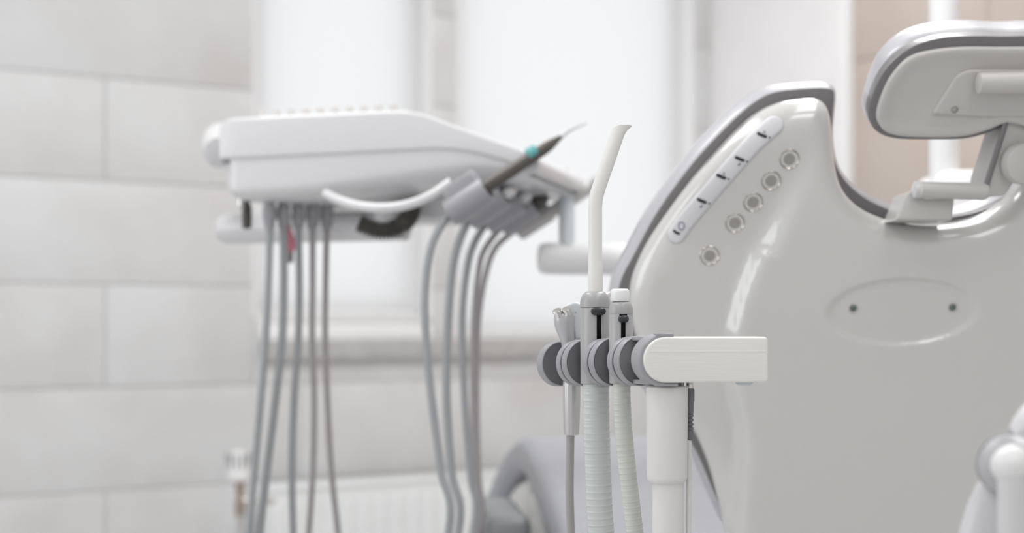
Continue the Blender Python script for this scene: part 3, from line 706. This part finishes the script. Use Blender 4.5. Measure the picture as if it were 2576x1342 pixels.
# black corrugated sleeve below the bowl
cp = spline([P(905, 562, 2.36), P(945, 578, 2.36), P(985, 578, 2.36), P(1015, 562, 2.36), P(1032, 540, 2.38), P(1036, 515, 2.4)], 20)
L = len(cp); mb = MB(); mb.tube([Vector(p) for p in cp], [.0135 + .0022 * (1 if i % 4 < 2 else -1) for i in range(L)], 24)
make('corrugated_sleeve', mb, 'dark', unit, sharp=60)
# red tag and small regulator between the hoses
mb = MB(); mb.box(P(727, 600, 2.45), .0085, .003, .022, (1, 0, .25), (-.35, 0, 1), .001); tag_o = make('red_tag', mb, 'red', unit)
mb = MB(); vlathe(mb, 727, 2.47, [(662, 9), (658, 12), (628, 12), (622, 8), (560, 5)], 20); make('drain_cup', mb, 'hose_b', unit)

# ------------------------------------------------------------------ handpieces with their hoses
left_px = [[(678, 570), (676, 680), (668, 850), (655, 1010), (640, 1180), (625, 1342)],
           [(713, 570), (714, 700), (710, 850), (694, 1000), (672, 1180), (653, 1342)],
           [(750, 570), (753, 720), (750, 860), (739, 1010), (734, 1180), (737, 1342)],
           [(786, 570), (786, 720), (785, 860), (790, 1010), (787, 1180), (777, 1342)],
           [(822, 570), (819, 720), (818, 860), (824, 1020), (833, 1180), (850, 1342)]]
right_px = [[(1128, 540), (1100, 585), (1080, 640), (1070, 720), (1070, 830), (1083, 980), (1108, 1180), (1128, 1342)],
            [(1185, 556), (1158, 600), (1141, 660), (1130, 760), (1124, 880), (1124, 1020), (1136, 1190), (1152, 1342)],
            [(1222, 572), (1190, 620), (1173, 690), (1163, 790), (1164, 900), (1172, 1060), (1184, 1200), (1192, 1342)],
            [(1252, 588), (1218, 630), (1203, 690), (1194, 780), (1190, 900), (1190, 1060), (1190, 1200), (1188, 1342)],
            [(1290, 592), (1248, 622), (1222, 690), (1205, 790), (1200, 900), (1200, 1060), (1204, 1200), (1208, 1342)]]
lY = [2.38, 2.40, 2.42, 2.44, 2.46]
hr = [.0062, .0068, .0062, .0055, .0055]
hm = ['hose', 'hose', 'hose', 'hose_b', 'hose_b']
defs = [('scaler_handpiece', 'dark taupe scaler handpiece with teal ring and pale tip, in the front holder'),
        ('turbine_handpiece', 'silver handpiece in the second holder from the front of the delivery unit'),
        ('micromotor_handpiece', 'white handpiece in the third holder from the front of the delivery unit'),
        ('syringe_handpiece', 'dark short handpiece in the fourth holder from the front of the delivery unit'),
        ('camera_handpiece', 'pale beige long handpiece in the rearmost holder, pointing up right')]
def hose_path(i):
    rp_ = [P(x, y, hold_c[i].y + (.0 if k < 3 else .0)) for k, (x, y) in enumerate(right_px[i])]
    start = hold_c[i] - ax_h * .03
    pts = [start + ax_h * .02, start] + rp_[1:]
    lp2 = [P(x, y, lY[i]) for x, y in left_px[i]]
    lp2.append(lp2[-1] + (lp2[-1] - lp2[-2]) * .9); rp_.append(rp_[-1] + (rp_[-1] - rp_[-2]) * .9)
    b = lp2[-1]; c = rp_[-1]
    mid = [Vector((b.x * .75 + c.x * .25, b.y * .75 + c.y * .25, .34 - .02 * i)), Vector((b.x * .5 + c.x * .5, (b.y + c.y) / 2, .25 - .02 * i)), Vector((b.x * .25 + c.x * .75, b.y * .25 + c.y * .75, .34 - .02 * i))]
    return [Vector(p) for p in spline(pts + mid[::-1] + lp2[::-1], 8)]
for i, (nm, lb) in enumerate(defs):
    c = hold_c[i]
    h = thing(nm, lb, 'handpiece', c - ax_h * .03, 'handpieces on the delivery unit')
    mb = MB(); mb.tube(hose_path(i), hr[i], 16); make('hose', mb, hm[i], h)
    x, y = left_px[i][0]
    mb = MB(); vlathe(mb, x, lY[i], [(578, 6), (574, 13), (556, 15), (552, 17.3), (522, 17.3), (518, 14), (496, 14)], 24); make('hose_connector', mb, 'grey', h)
    if i == 0:
        def HP(px, py): return Vector(P(px, py, 2.2)) + Vector((0, .0, 0))
        bd = [c - ax_h * .03, c, HP(1225, 470), HP(1290, 427), HP(1340, 394), HP(1378, 369), HP(1400, 353), HP(1418, 340)]
        rr = [.009, .0105, .0108, .0103, .0098, .0085, .0052, .002]
        Q = spline([(*p, r) for p, r in zip(bd, rr)], 5)
        mb = MB(); mb.tube([Vector(q[:3]) for q in Q], [q[3] for q in Q], 28); make('handle', mb, 'taupe', h)
        d = (HP(1350, 378) - HP(1325, 395)).normalized()
        mb = MB(); mb.lathe(HP(1339, 386) - d * .008 + Vector((0, -.0, .0)), d, [(.0098, 0), (.0112, .002), (.0112, .014), (.0094, .017)], 28); make('ring', mb, 'teal', h)
        tp = spline([HP(1412, 344), HP(1430, 330), HP(1450, 320), HP(1476, 310)], 5)
        mb = MB(); mb.tube([Vector(p) for p in tp], np.linspace(.0038, .0014, len(tp)).tolist(), 16); make('tip', mb, 'clearish', h)
    elif i in (1, 2):
        e = .052
        mb = MB(); mb.tube([c - ax_h * .03, c + ax_h * .03, c + ax_h * e, c + ax_h * (e + .004)], [.009, .0105, .0095, .005], 24); bdy = make('handle', mb, ['satin', 'unit'][i - 1], h)
    elif i == 3:
        mb = MB(); mb.tube([c - ax_h * .03, c + ax_h * .03, c + ax_h * .055, c + ax_h * .062], [.009, .011, .010, .006], 24); make('handle', mb, 'dark', h)
    else:
        c = c + ax_h * .03 + Vector((0, -.05, -.012))
        bd = [c - ax_h * .06, c + ax_h * .02, c + ax_h * .06, c + ax_h * .1, c + ax_h * .116, c + ax_h * .124]
        mb = MB(); mb.tube(bd, [.009, .012, .0125, .011, .009, .004], 24); make('handle', mb, 'bracket', h)
        mb = MB(); mb.tube([c + ax_h * .098, c + ax_h * .112], [.0122, .0114], 24); make('head_collar', mb, 'hose', h)

# ------------------------------------------------------------------ assistant instrument holder (in focus)
ax = Vector((.418, -.909, 0)); pd = Vector((.909, .418, 0))
def RC(s):
    t = s / .212
    return Vector((.0512 + ax.x * s, 1.553 + ax.y * s, CZ - .0456 + t * .0091))
rake = (RC(.212) - RC(0)).normalized()
hold = thing('instrument_holder', 'cream and grey assistant instrument holder on a white column, in sharp focus', 'instrument holder', Vector((P(1678, 1000, 1.40).x, 1.40, 0)))
RF = .0245
def fin(name, s0, s1, m, r=RF, lip=.0):
    mb = MB(); c = RC(s0); Lh = s1 - s0
    prof = [(r - .004, 0), (r - .0015, .0004), (r, .002), (r, Lh - .0012), (r - .0003, Lh - .0004), (r - .0010, Lh), (r - .0014, Lh - .0003), (r - .0016, Lh - .0012), (0, Lh - .0012)]
    mb.lathe(c, rake, prof, 72); return make(name, mb, m, hold)
def face(parent, s1, r=RF):
    mb = MB(); mb.lathe(RC(s1 - .0013), rake, [(r - .0016, 0), (r - .0016, .0008), (0, .0008)], 60); return make('shaded_face', mb, 'fin_face', parent)  # dark facing holds the shade between a disc and the next tool
f = fin('cradle_disc', -.007, .008, 'grey'); face(f, .008)
for s in (.040, .1005, .153):
    f0 = fin('cradle_disc', s, s + .0108, 'grey', RF)
    mb = MB(); mb.lathe(RC(s + .0095), rake, [(RF - .003, 0), (RF - .003, .005)], 60); make('groove_core', mb, 'grey', f0)
    f = fin('cradle_disc', s + .0132, s + .0255, 'grey', RF + .0002); face(f, s + .0255)
# spine joining the discs on the far side of the tools
mb = MB(); mb.box((RC(-.002) + RC(.2)) / 2 + pd * .0195 + Vector((0, 0, -.002)), .101, .0022, .012, rake, (0, 0, 1), .0015); make('spine', mb, 'grey', hold)
# bridge from last cradle to the collar
mb = MB()
for t0, t1, aa in ((.173, .207, 0),):
    for (za, rr_) in ((1, .0215), (-1, .0205)):
        c = (RC(t0) + RC(t1)) / 2 + Vector((0, 0, za * rr_)) + pd * .002
        mb.box(c, (t1 - t0) / 2 + .002, .011, .0022, rake, (0, 0, 1), .0018)
mb.box((RC(.173) + RC(.207)) / 2 + pd * .008, .018, .004, .02, rake, (0, 0, 1), .003)
make('bridge', mb, 'grey', hold)
# white block: stadium end on the left
nb_ = Vector((.075, -.997, 0)).normalized()
BK = Frame(P(1780, 906, 1.345), Vector((.997, .075, 0)), (0, 0, 1))
def stad(xl, xr, yt, yb, w, rc=.006, n=22, fr=BK):
    al, bt2 = fr.px(xl, yt, w); ar_, bb = fr.px(xr, yb, w); r = (bt2 - bb) / 2; cy = (bt2 + bb) / 2
    pts = [(al + r + r * math.cos(t), cy + r * math.sin(t)) for t in np.linspace(math.pi / 2, 3 * math.pi / 2, n)]
    for (cx, cy2, t0) in ((ar_ - rc, bb + rc, -90), (ar_ - rc, bt2 - rc, 0)):
        pts += [(cx + rc * math.cos(math.radians(t0 + 15 * q)), cy2 + rc * math.sin(math.radians(t0 + 15 * q))) for q in range(7)]
    return pts
blk = stad(1619, 1933, 848.5, 963, 0, .0035)
mb = MB(); pillow(mb, BK, blk, rprof(0, -.046, .0022, .004, 5), .0016); bo = make('arm_block', mb, 'holder_white', hold, sharp=50)
# moulded seam line along the block
a0, b0 = BK.px(1624, 886); a1, b1 = BK.px(1930, 884)
mb = MB(); mb.box(BK.W((a0 + a1) / 2 + .001, (b0 + b1) / 2, .00005), (a1 - a0) / 2 - .002, .00025, .0006, BK.u, BK.v, .0002); make('seam_line', mb, 'cap', bo)
# grey collar hugging the end
def arc_band(fr, cx, cy, ro, ri, t0, t1, w0, w1, n=44, shear=0.0):
    out = []
    for t in np.linspace(t0, t1, n):
        c, s = math.cos(t), math.sin(t); e = .0012
        out.append([fr.W(cx + r * c + shear * (w - w0) / (w0 - w1), cy + r * s, w) for r, w in ((ri, w0 - .0), (ri + e, w0), (ro - e, w0), (ro, w0 - e), (ro, w1 + e), (ro - e, w1), (ri, w1))])
    return out
al, bt2 = BK.px(1619, 848.5); _, bb = BK.px(1933, 963); rE = (bt2 - bb) / 2; cE = (al + rE, (bt2 + bb) / 2)
mb = MB(); mb.loops(arc_band(BK, cE[0] - .0006, cE[1] - .0003, rE + .0032, rE - .0035, math.pi * .5, math.pi * 1.5, -.0035, -.026, shear=.0045)); make('collar', mb, 'grey', hold, sharp=30)
xl0, _ = BK.px(1660, 850); xl1, _ = BK.px(1700, 850)
mb = MB(); mb.box(BK.W((xl0 + xl1) / 2 - .002, cE[1] + rE + .0018, -.0125), (xl1 - xl0) / 2 + .001, .0095, .0017, BK.u, BK.v, .0014); make('collar_tongue', mb, 'grey', hold)
mb = MB(); mb.box(BK.W((xl0 + xl1) / 2 - .000, cE[1] - rE - .0020, -.0125), (xl1 - xl0) / 2 + .003, .0095, .0016, BK.u, BK.v, .0014); make('collar_lip', mb, 'grey', hold)
# column, joint, foot
YC = 1.372
mb = MB(); vlathe(mb, 1678, YC, [(1217, 38), (1216, 42), (1207, 49.5), (1200, 50.5), (975, 52.5), (972, 50), (971, 44)], 56); make('column_sleeve', mb, 'column', hold)
c = P(1681, 1200, YC); mb = MB(); mb.lathe((c.x, YC, 0), (0, 0, 1), [(.0152, .03), (.0152, c.z)], 48); make('column_tube', mb, 'column', hold)
mb = MB(); mb.lathe((c.x, YC, 0), (0, 0, 1), [(.11, 0), (.11, .012), (.10, .02), (.03, .03), (.02, .05)], 48); make('column_foot', mb, 'column', hold)
mb = MB(); vlathe(mb, 1684, YC + .004, [(975, 32), (960, 32)], 32); make('neck', mb, 'mid_grey', hold)
mb = MB(); vlathe(mb, 1735, YC + .006, [(979, 8), (976, 9.5), (964, 9.5), (960, 7)], 24); vlathe(mb, 1722, YC - .01, [(972, 5), (960, 5)], 16); make('cable_nipple', mb, 'chrome', hold)
mb = MB(); vlathe(mb, 1736, YC + .006, [(1042, 8), (1040, 9), (1012, 9.5), (1010, 11), (982, 11), (978, 10)], 28)
pr = []
for k in range(4):
    y0 = 1042 + k * 11; pr += [(y0, 6), (y0 + 2, 9.5), (y0 + 6, 9.8), (y0 + 8, 6.5)]
pr += [(1086, 8), (1090, 9), (1107, 8.5), (1109, 6)]
vlathe(mb, 1735.5, YC + .006, pr[::-1], 28)
mb2 = mb; make('strain_relief', mb2, 'strain', hold, sharp=50)
cc = [P(1733, 1100, YC + .006), P(1733, 1200, YC + .006), P(1732, 1342, YC + .006), P(1732, 1700, YC + .006), P(1745, 2300, YC + .02), P(1800, 3000, YC + .06)]
mb = MB(); mb.tube([Vector(p) for p in spline(cc, 8)], .0026, 14); make('cable', mb, 'column', hold)
mb = MB(); mb.lathe(BK.PW(1872, 962, -.012), (0, 0, -1), [(.0085, -.001), (.0082, .0015), (.006, .0028), (0, .0032)], 28); make('under_lens', mb, 'glassbead', hold)

# --- three-way syringe
SY = RC(.021).y
syr = thing('air_water_syringe', 'silver air-water syringe with two chrome buttons, leftmost tool in the holder', 'syringe', P(1434, 1093, SY), 'assistant tools in the grey holder')
ks = SY / F
def TP(pts, Y): return [Vector(P(x, y, Y)) for x, y in pts]
bp = [((1434, 990), 15), ((1431, 900), 15), ((1429, 862), 18), ((1425, 838), 22), ((1421, 820), 25.5), ((1420, 806), 27), ((1420, 794), 25.5), ((1421, 787), 21), ((1422, 783), 9)]
Q = spline([(*P(x, y, SY), r * ks) for (x, y), r in bp], 5)
mb = MB(); mb.tube([Vector(q[:3]) for q in Q], [q[3] for q in Q], 36); make('grip', mb, 'silver', syr)
mb = MB(); fr = Frame(P(1450, 800, SY - .004), (1, 0, 0))
pl = fillet([fr.px(x, y) + (r * .0004,) for x, y, r in [(1412, 786, 20), (1424, 766, 16), (1448, 759, 20), (1466, 766, 22), (1478, 800, 20), (1474, 855, 3), (1448, 855, 3), (1440, 815, 30)]], .002)
pillow(mb, fr, pl, rprof(0, -.018, .003, .004), .0012); make('head_plate', mb, 'pale_blue', syr, sharp=60)
mb = MB(); mb.lathe(fr.PW(1448, 787, .0), fr.n, [(1.8 * ks, -.001), (1.8 * ks, .0002), (1.1 * ks, .0002), (.9 * ks, -.0004)], 14); make('pin_hole', mb, 'mid_grey', syr)
bax = Vector((-.30, -.42, .86)).normalized()
for (x, y) in ((1401, 781), (1424, 777)):
    b0_ = P(x + 1.5, y + 4, SY - .009)
    mb = MB(); mb.lathe(b0_ - bax * .002, bax, [(.0042, -.0035), (.0043, .0012), (.0051, .0016), (.0053, .0036), (.0049, .0042), (0, .0044)], 32); make('push_button', mb, 'chrome', syr)
nz_ = spline([P(1450, 790, SY + .004), P(1475, 772, SY + .01), P(1505, 757, SY + .012), P(1536, 738, SY + .012)], 6)
mb = MB(); mb.tube([Vector(p) for p in nz_], np.linspace(.0042, .0022, len(nz_)).tolist(), 16); make('nozzle', mb, 'chrome', syr)
mb = MB(); vlathe(mb, 1438, SY, [(1095, 17), (1093, 19), (1080, 20), (1040, 21.5), (1000, 22.5), (940, 22.5)], 14); make('lower_sleeve', mb, 'satin', syr, sharp=10)
mb = MB(); mb.tube([Vector(p) for p in spline([P(1435, 1080, SY), P(1434, 1150, SY), P(1433, 1240, SY), P(1436, 1342, SY), P(1445, 1600, SY), P(1490, 2000, SY + .05), P(1560, 2500, SY + .12)], 8)], 10.5 * ks, 20); make('cable', mb, 'cable', syr)

# --- ribbed hoses
def ribbed(pts, r0, r1, pitch=.0068, amp=.0006):
    S = resample(spline([tuple(p) for p in pts], 20), pitch / 8, closed=False)
    n_ = len(S); R_ = []
    for i in range(n_):
        r = r0 + (r1 - r0) * min(1, i / n_ * 1.0)
        ph = i % 8
        R_.append(r + amp * (0.15 * math.sin(ph / 8 * math.pi) + (1.0 if ph == 0 else (.2 if ph in (1, 7) else 0))) + (random.uniform(-1, 1) * .00012))
    mb = MB(); mb.tube([Vector(p) for p in S], R_, 32); return mb
# --- high volume suction
Y2 = RC(.083).y; k2 = Y2 / F
hve = thing('suction_handpiece', 'grey high volume suction handpiece with tall ivory tip, in the middle of the holder', 'suction handpiece', P(1500, 965, Y2), 'assistant tools in the grey holder')
mb = MB(); vlathe(mb, 1497, Y2, [(967, 33), (965, 36.5), (776, 37.5), (775, 37)], 56); bd_ = make('body', mb, 'grey_body', hve)
mb = MB(); vlathe(mb, 1497, Y2, [(774.5, 37.2), (774, 38), (760, 37.8), (750, 35.5), (742, 31.5), (736, 25), (734, 20), (733.5, 16)], 56); make('dome_cap', mb, 'grey_body', hve)
def slot(cx, Y, k, R, xl, xr, y0, y1, kn, parent, ks_=1.0):
    # control slot cut as a dark channel on the camera side of the body
    c = P(cx, HY, Y); mb = MB(); rows = []
    for y in (y0, y1):
        z = CZ + (HY - y) * k
        rows.append([Vector((c.x + (x - cx) * k, Y - math.sqrt(max(R * R - (x - cx) ** 2, 0)) * k * 1.004 - .0001, z)) for x in np.linspace(xl, xr, 7)])
    mb.loops(rows, False, False, closed=False); o = make('slot', mb, 'black', parent)
    md = o.modifiers.new('thickness', 'SOLIDIFY'); md.thickness = .0006; md.offset = 0
    (kx, ky, kw, kh) = kn
    cc = Vector((c.x + (kx - cx) * k, Y - math.sqrt(R * R - (kx - cx) ** 2) * k - .0008, CZ + (HY - ky) * k))
    bm = bmesh.new(); bmesh.ops.create_uvsphere(bm, u_segments=28, v_segments=16, radius=1); bm.verts.index_update()
    mb = MB(); mb.add([cc + Vector((math.copysign(abs(v.co.x) ** .85, v.co.x) * kw * k, v.co.y * .0032, math.copysign(abs(v.co.z) ** .85, v.co.z) * kh * k)) for v in bm.verts], [tuple(v.index for v in f_.verts) for f_ in bm.faces]); bm.free()
    make('slider_knob', mb, 'slider', parent)
slot(1497, Y2, k2, 37.5, 1499, 1510, 776, 864, (1503, 784, 19, 10.5), hve)
slot(1497, Y2, k2, 37.5, 1493, 1515, 774, 779, (1503, 784, 5, 5), hve)
tb = [((1498, 745), 18.5), ((1498, 735), 18.6), ((1498, 700), 18.8), ((1498, 672), 18.5), ((1497, 655), 17.6), ((1497.5, 620), 17.2), ((1497.5, 560), 17.4), ((1497.5, 520), 17.5), ((1501, 492), 17.6), ((1510, 462), 17.6), ((1523, 425), 17.6), ((1540, 376), 17.4), ((1553, 338), 17.5)]
Q = spline([(*P(x, y, Y2), r * k2) for (x, y), r in tb], 5)
# open, bevel-cut upper end: stretch the last rings along the cut and flare the lip
mb = MB(); pts_t = [Vector(q[:3]) for q in Q]; rad_t = [q[3] for q in Q]
seg = 40; lps = []; dirn = (pts_t[-1] - pts_t[-3]).normalized()
nrm = Vector((1, 0, 0)); prev = Vector((0, 0, 1))
frames = []
for i, p in enumerate(pts_t):
    t = (pts_t[min(i + 1, len(pts_t) - 1)] - pts_t[max(i - 1, 0)]).normalized()
    nrm = prev.rotation_difference(t) @ nrm; nrm = (nrm - t * nrm.dot(t)).normalized(); prev = t; frames.append((t, nrm, t.cross(nrm)))
    lps.append([p + (nrm * math.cos(a) + frames[-1][2] * math.sin(a)) * rad_t[i] for a in (2 * math.pi * j / seg for j in range(seg))])
t, nx, by = frames[-1]; p = pts_t[-1]; R0 = rad_t[-1]
for e in (.25, .5, .75, 1.0):
    ring = []
    for j in range(seg):
        a = 2 * math.pi * j / seg; ca, sa_ = math.cos(a), math.sin(a)
        L_ = (.0035 + .0046 * (ca + 1) - .0012 * sa_) * e            # longer on the right side
        fl_ = 1 + (.10 * max(ca, 0) ** 1 + .04) * e * e
        ring.append(p + t * (L_) + (nx * ca + by * sa_) * R0 * fl_ + nx * (.0035 * e * e * max(ca, 0)))
    lps.append(ring)
inner = []
for f_, ring in ((.93, lps[-1]),):
    cen = sum(ring, Vector()) / seg; inner.append([cen + (q - cen) * .88 for q in ring])
lps.append(inner[0])
for i in (-1, -6, -12, -20):
    q = pts_t[i]; tt_, n_, b_ = frames[i]
    lps.append([q + (n_ * math.cos(2 * math.pi * j / seg) + b_ * math.sin(2 * math.pi * j / seg)) * rad_t[i] * .86 for j in range(seg)])
mb.loops(lps, True, True); make('suction_tip', mb, 'tip', hve, sharp=60)
mb = ribbed([P(1499, 958, Y2), P(1500, 1030, Y2), P(1502, 1120, Y2), P(1505, 1200, Y2), P(1508, 1280, Y2), P(1512, 1342, Y2), P(1520, 1500, Y2), P(1545, 1800, Y2 + .03), P(1600, 2300, Y2 + .1)], 32.5 * k2, 33 * k2); make('ribbed_hose', mb, 'rib', hve, sharp=70)
# --- saliva ejector
Y3 = RC(.138).y; k3 = Y3 / F
sal = thing('saliva_ejector_handpiece', 'smaller grey saliva ejector handpiece with white cap, beside the white block', 'suction handpiece', P(1562, 965, Y3), 'assistant tools in the grey holder')
mb = MB(); vlathe(mb, 1562, Y3, [(966, 26), (964, 29.5), (792, 30.3), (791, 29.6)], 48); make('body', mb, 'grey_body', sal)
mb = MB(); vlathe(mb, 1562, Y3, [(790.2, 29.8), (790, 30.5), (778, 30.3), (770, 28.6), (764, 25.5), (760, 21), (758, 14)], 48); make('dome_cap', mb, 'grey_body', sal)
cf = Frame(P(1560, 742, Y3), (1, 0, 0))
mb = MB(); vlathe(mb, 1560, Y3, [(758.5, 20), (758, 23), (754, 24), (735, 24), (730, 22.3), (727.5, 19), (727, 12), (727, 2)], 44); make('rubber_cap', mb, 'cap', sal)
slot(1562, Y3, k3, 30.3, 1560, 1571, 792, 864, (1566, 803, 13.5, 9.5), sal)
slot(1562, Y3, k3, 30.3, 1556, 1575, 791, 795, (1566, 803, 5, 5), sal)
mb = ribbed([P(1564, 958, Y3), P(1564, 1000, Y3), P(1567, 1060, Y3), P(1572, 1120, Y3), P(1579, 1190, Y3), P(1588, 1265, Y3), P(1597, 1342, Y3), P(1620, 1500, Y3), P(1660, 1800, Y3 + .03), P(1700, 2300, Y3 + .1)], 22 * k3, 21 * k3, .0058, .0005); make('ribbed_hose', mb, 'rib2', sal, sharp=70)

# ------------------------------------------------------------------ jointed arm in the foreground, bottom right
YF = 1.0; kf = YF / F
fa = thing('jointed_arm', 'blurred pale grey jointed arm with white knuckle at the bottom right corner', 'arm', P(2520, 1700, YF))
Q = spline([(*P(x, y, YF + .04), r * kf * .5) for (x, y), r in [((2620, 1700), 235), ((2600, 1500), 215), ((2578, 1342), 178), ((2562, 1250), 136), ((2552, 1205), 104), ((2548, 1185), 70), ((2548, 1176), 30)]], 5)
mb = MB(); mb.tube([Vector(q[:3]) for q in Q], [q[3] for q in Q], 44, flat=2.0); make('lower_cover', mb, 'lavender', fa)
kx = Vector((-.25, -1, .18))
mb = MB(); mb.lathe(P(2542, 1172, YF), kx, [(47 * kf, -.03), (48 * kf, .012), (44 * kf, .018), (30 * kf, .022), (0, .024)]); make('knuckle', mb, 'cap', fa)
mb = MB(); mb.lathe(P(2542, 1168, YF + .006), kx, [(68 * kf, -.024), (76 * kf, -.016), (77 * kf, -.004), (72 * kf, .0), (50 * kf, .002)]); make('knuckle_ring', mb, 'silver', fa)
mb = MB(); mb.lathe(P(2545, 1165, YF + .012), kx, [(82 * kf, -.024), (83 * kf, -.014), (80 * kf, -.012)]); make('joint_gap', mb, 'mid_grey', fa)
mb = MB(); mb.tube([P(2548, 1190, YF - .012), P(2552, 1300, YF - .012), P(2556, 1420, YF - .012), P(2560, 1700, YF)], [38 * kf, 40 * kf, 42 * kf, 44 * kf], 32); make('lower_tube', mb, 'unit', fa)
mb = MB(); mb.tube([P(2548, 1100, YF + .03), P(2572, 1092, YF + .03), P(2610, 1068, YF + .03), P(2720, 1000, YF + .03)], [24 * kf, 46 * kf, 62 * kf, 70 * kf], 32); make('upper_cover', mb, 'unit', fa)
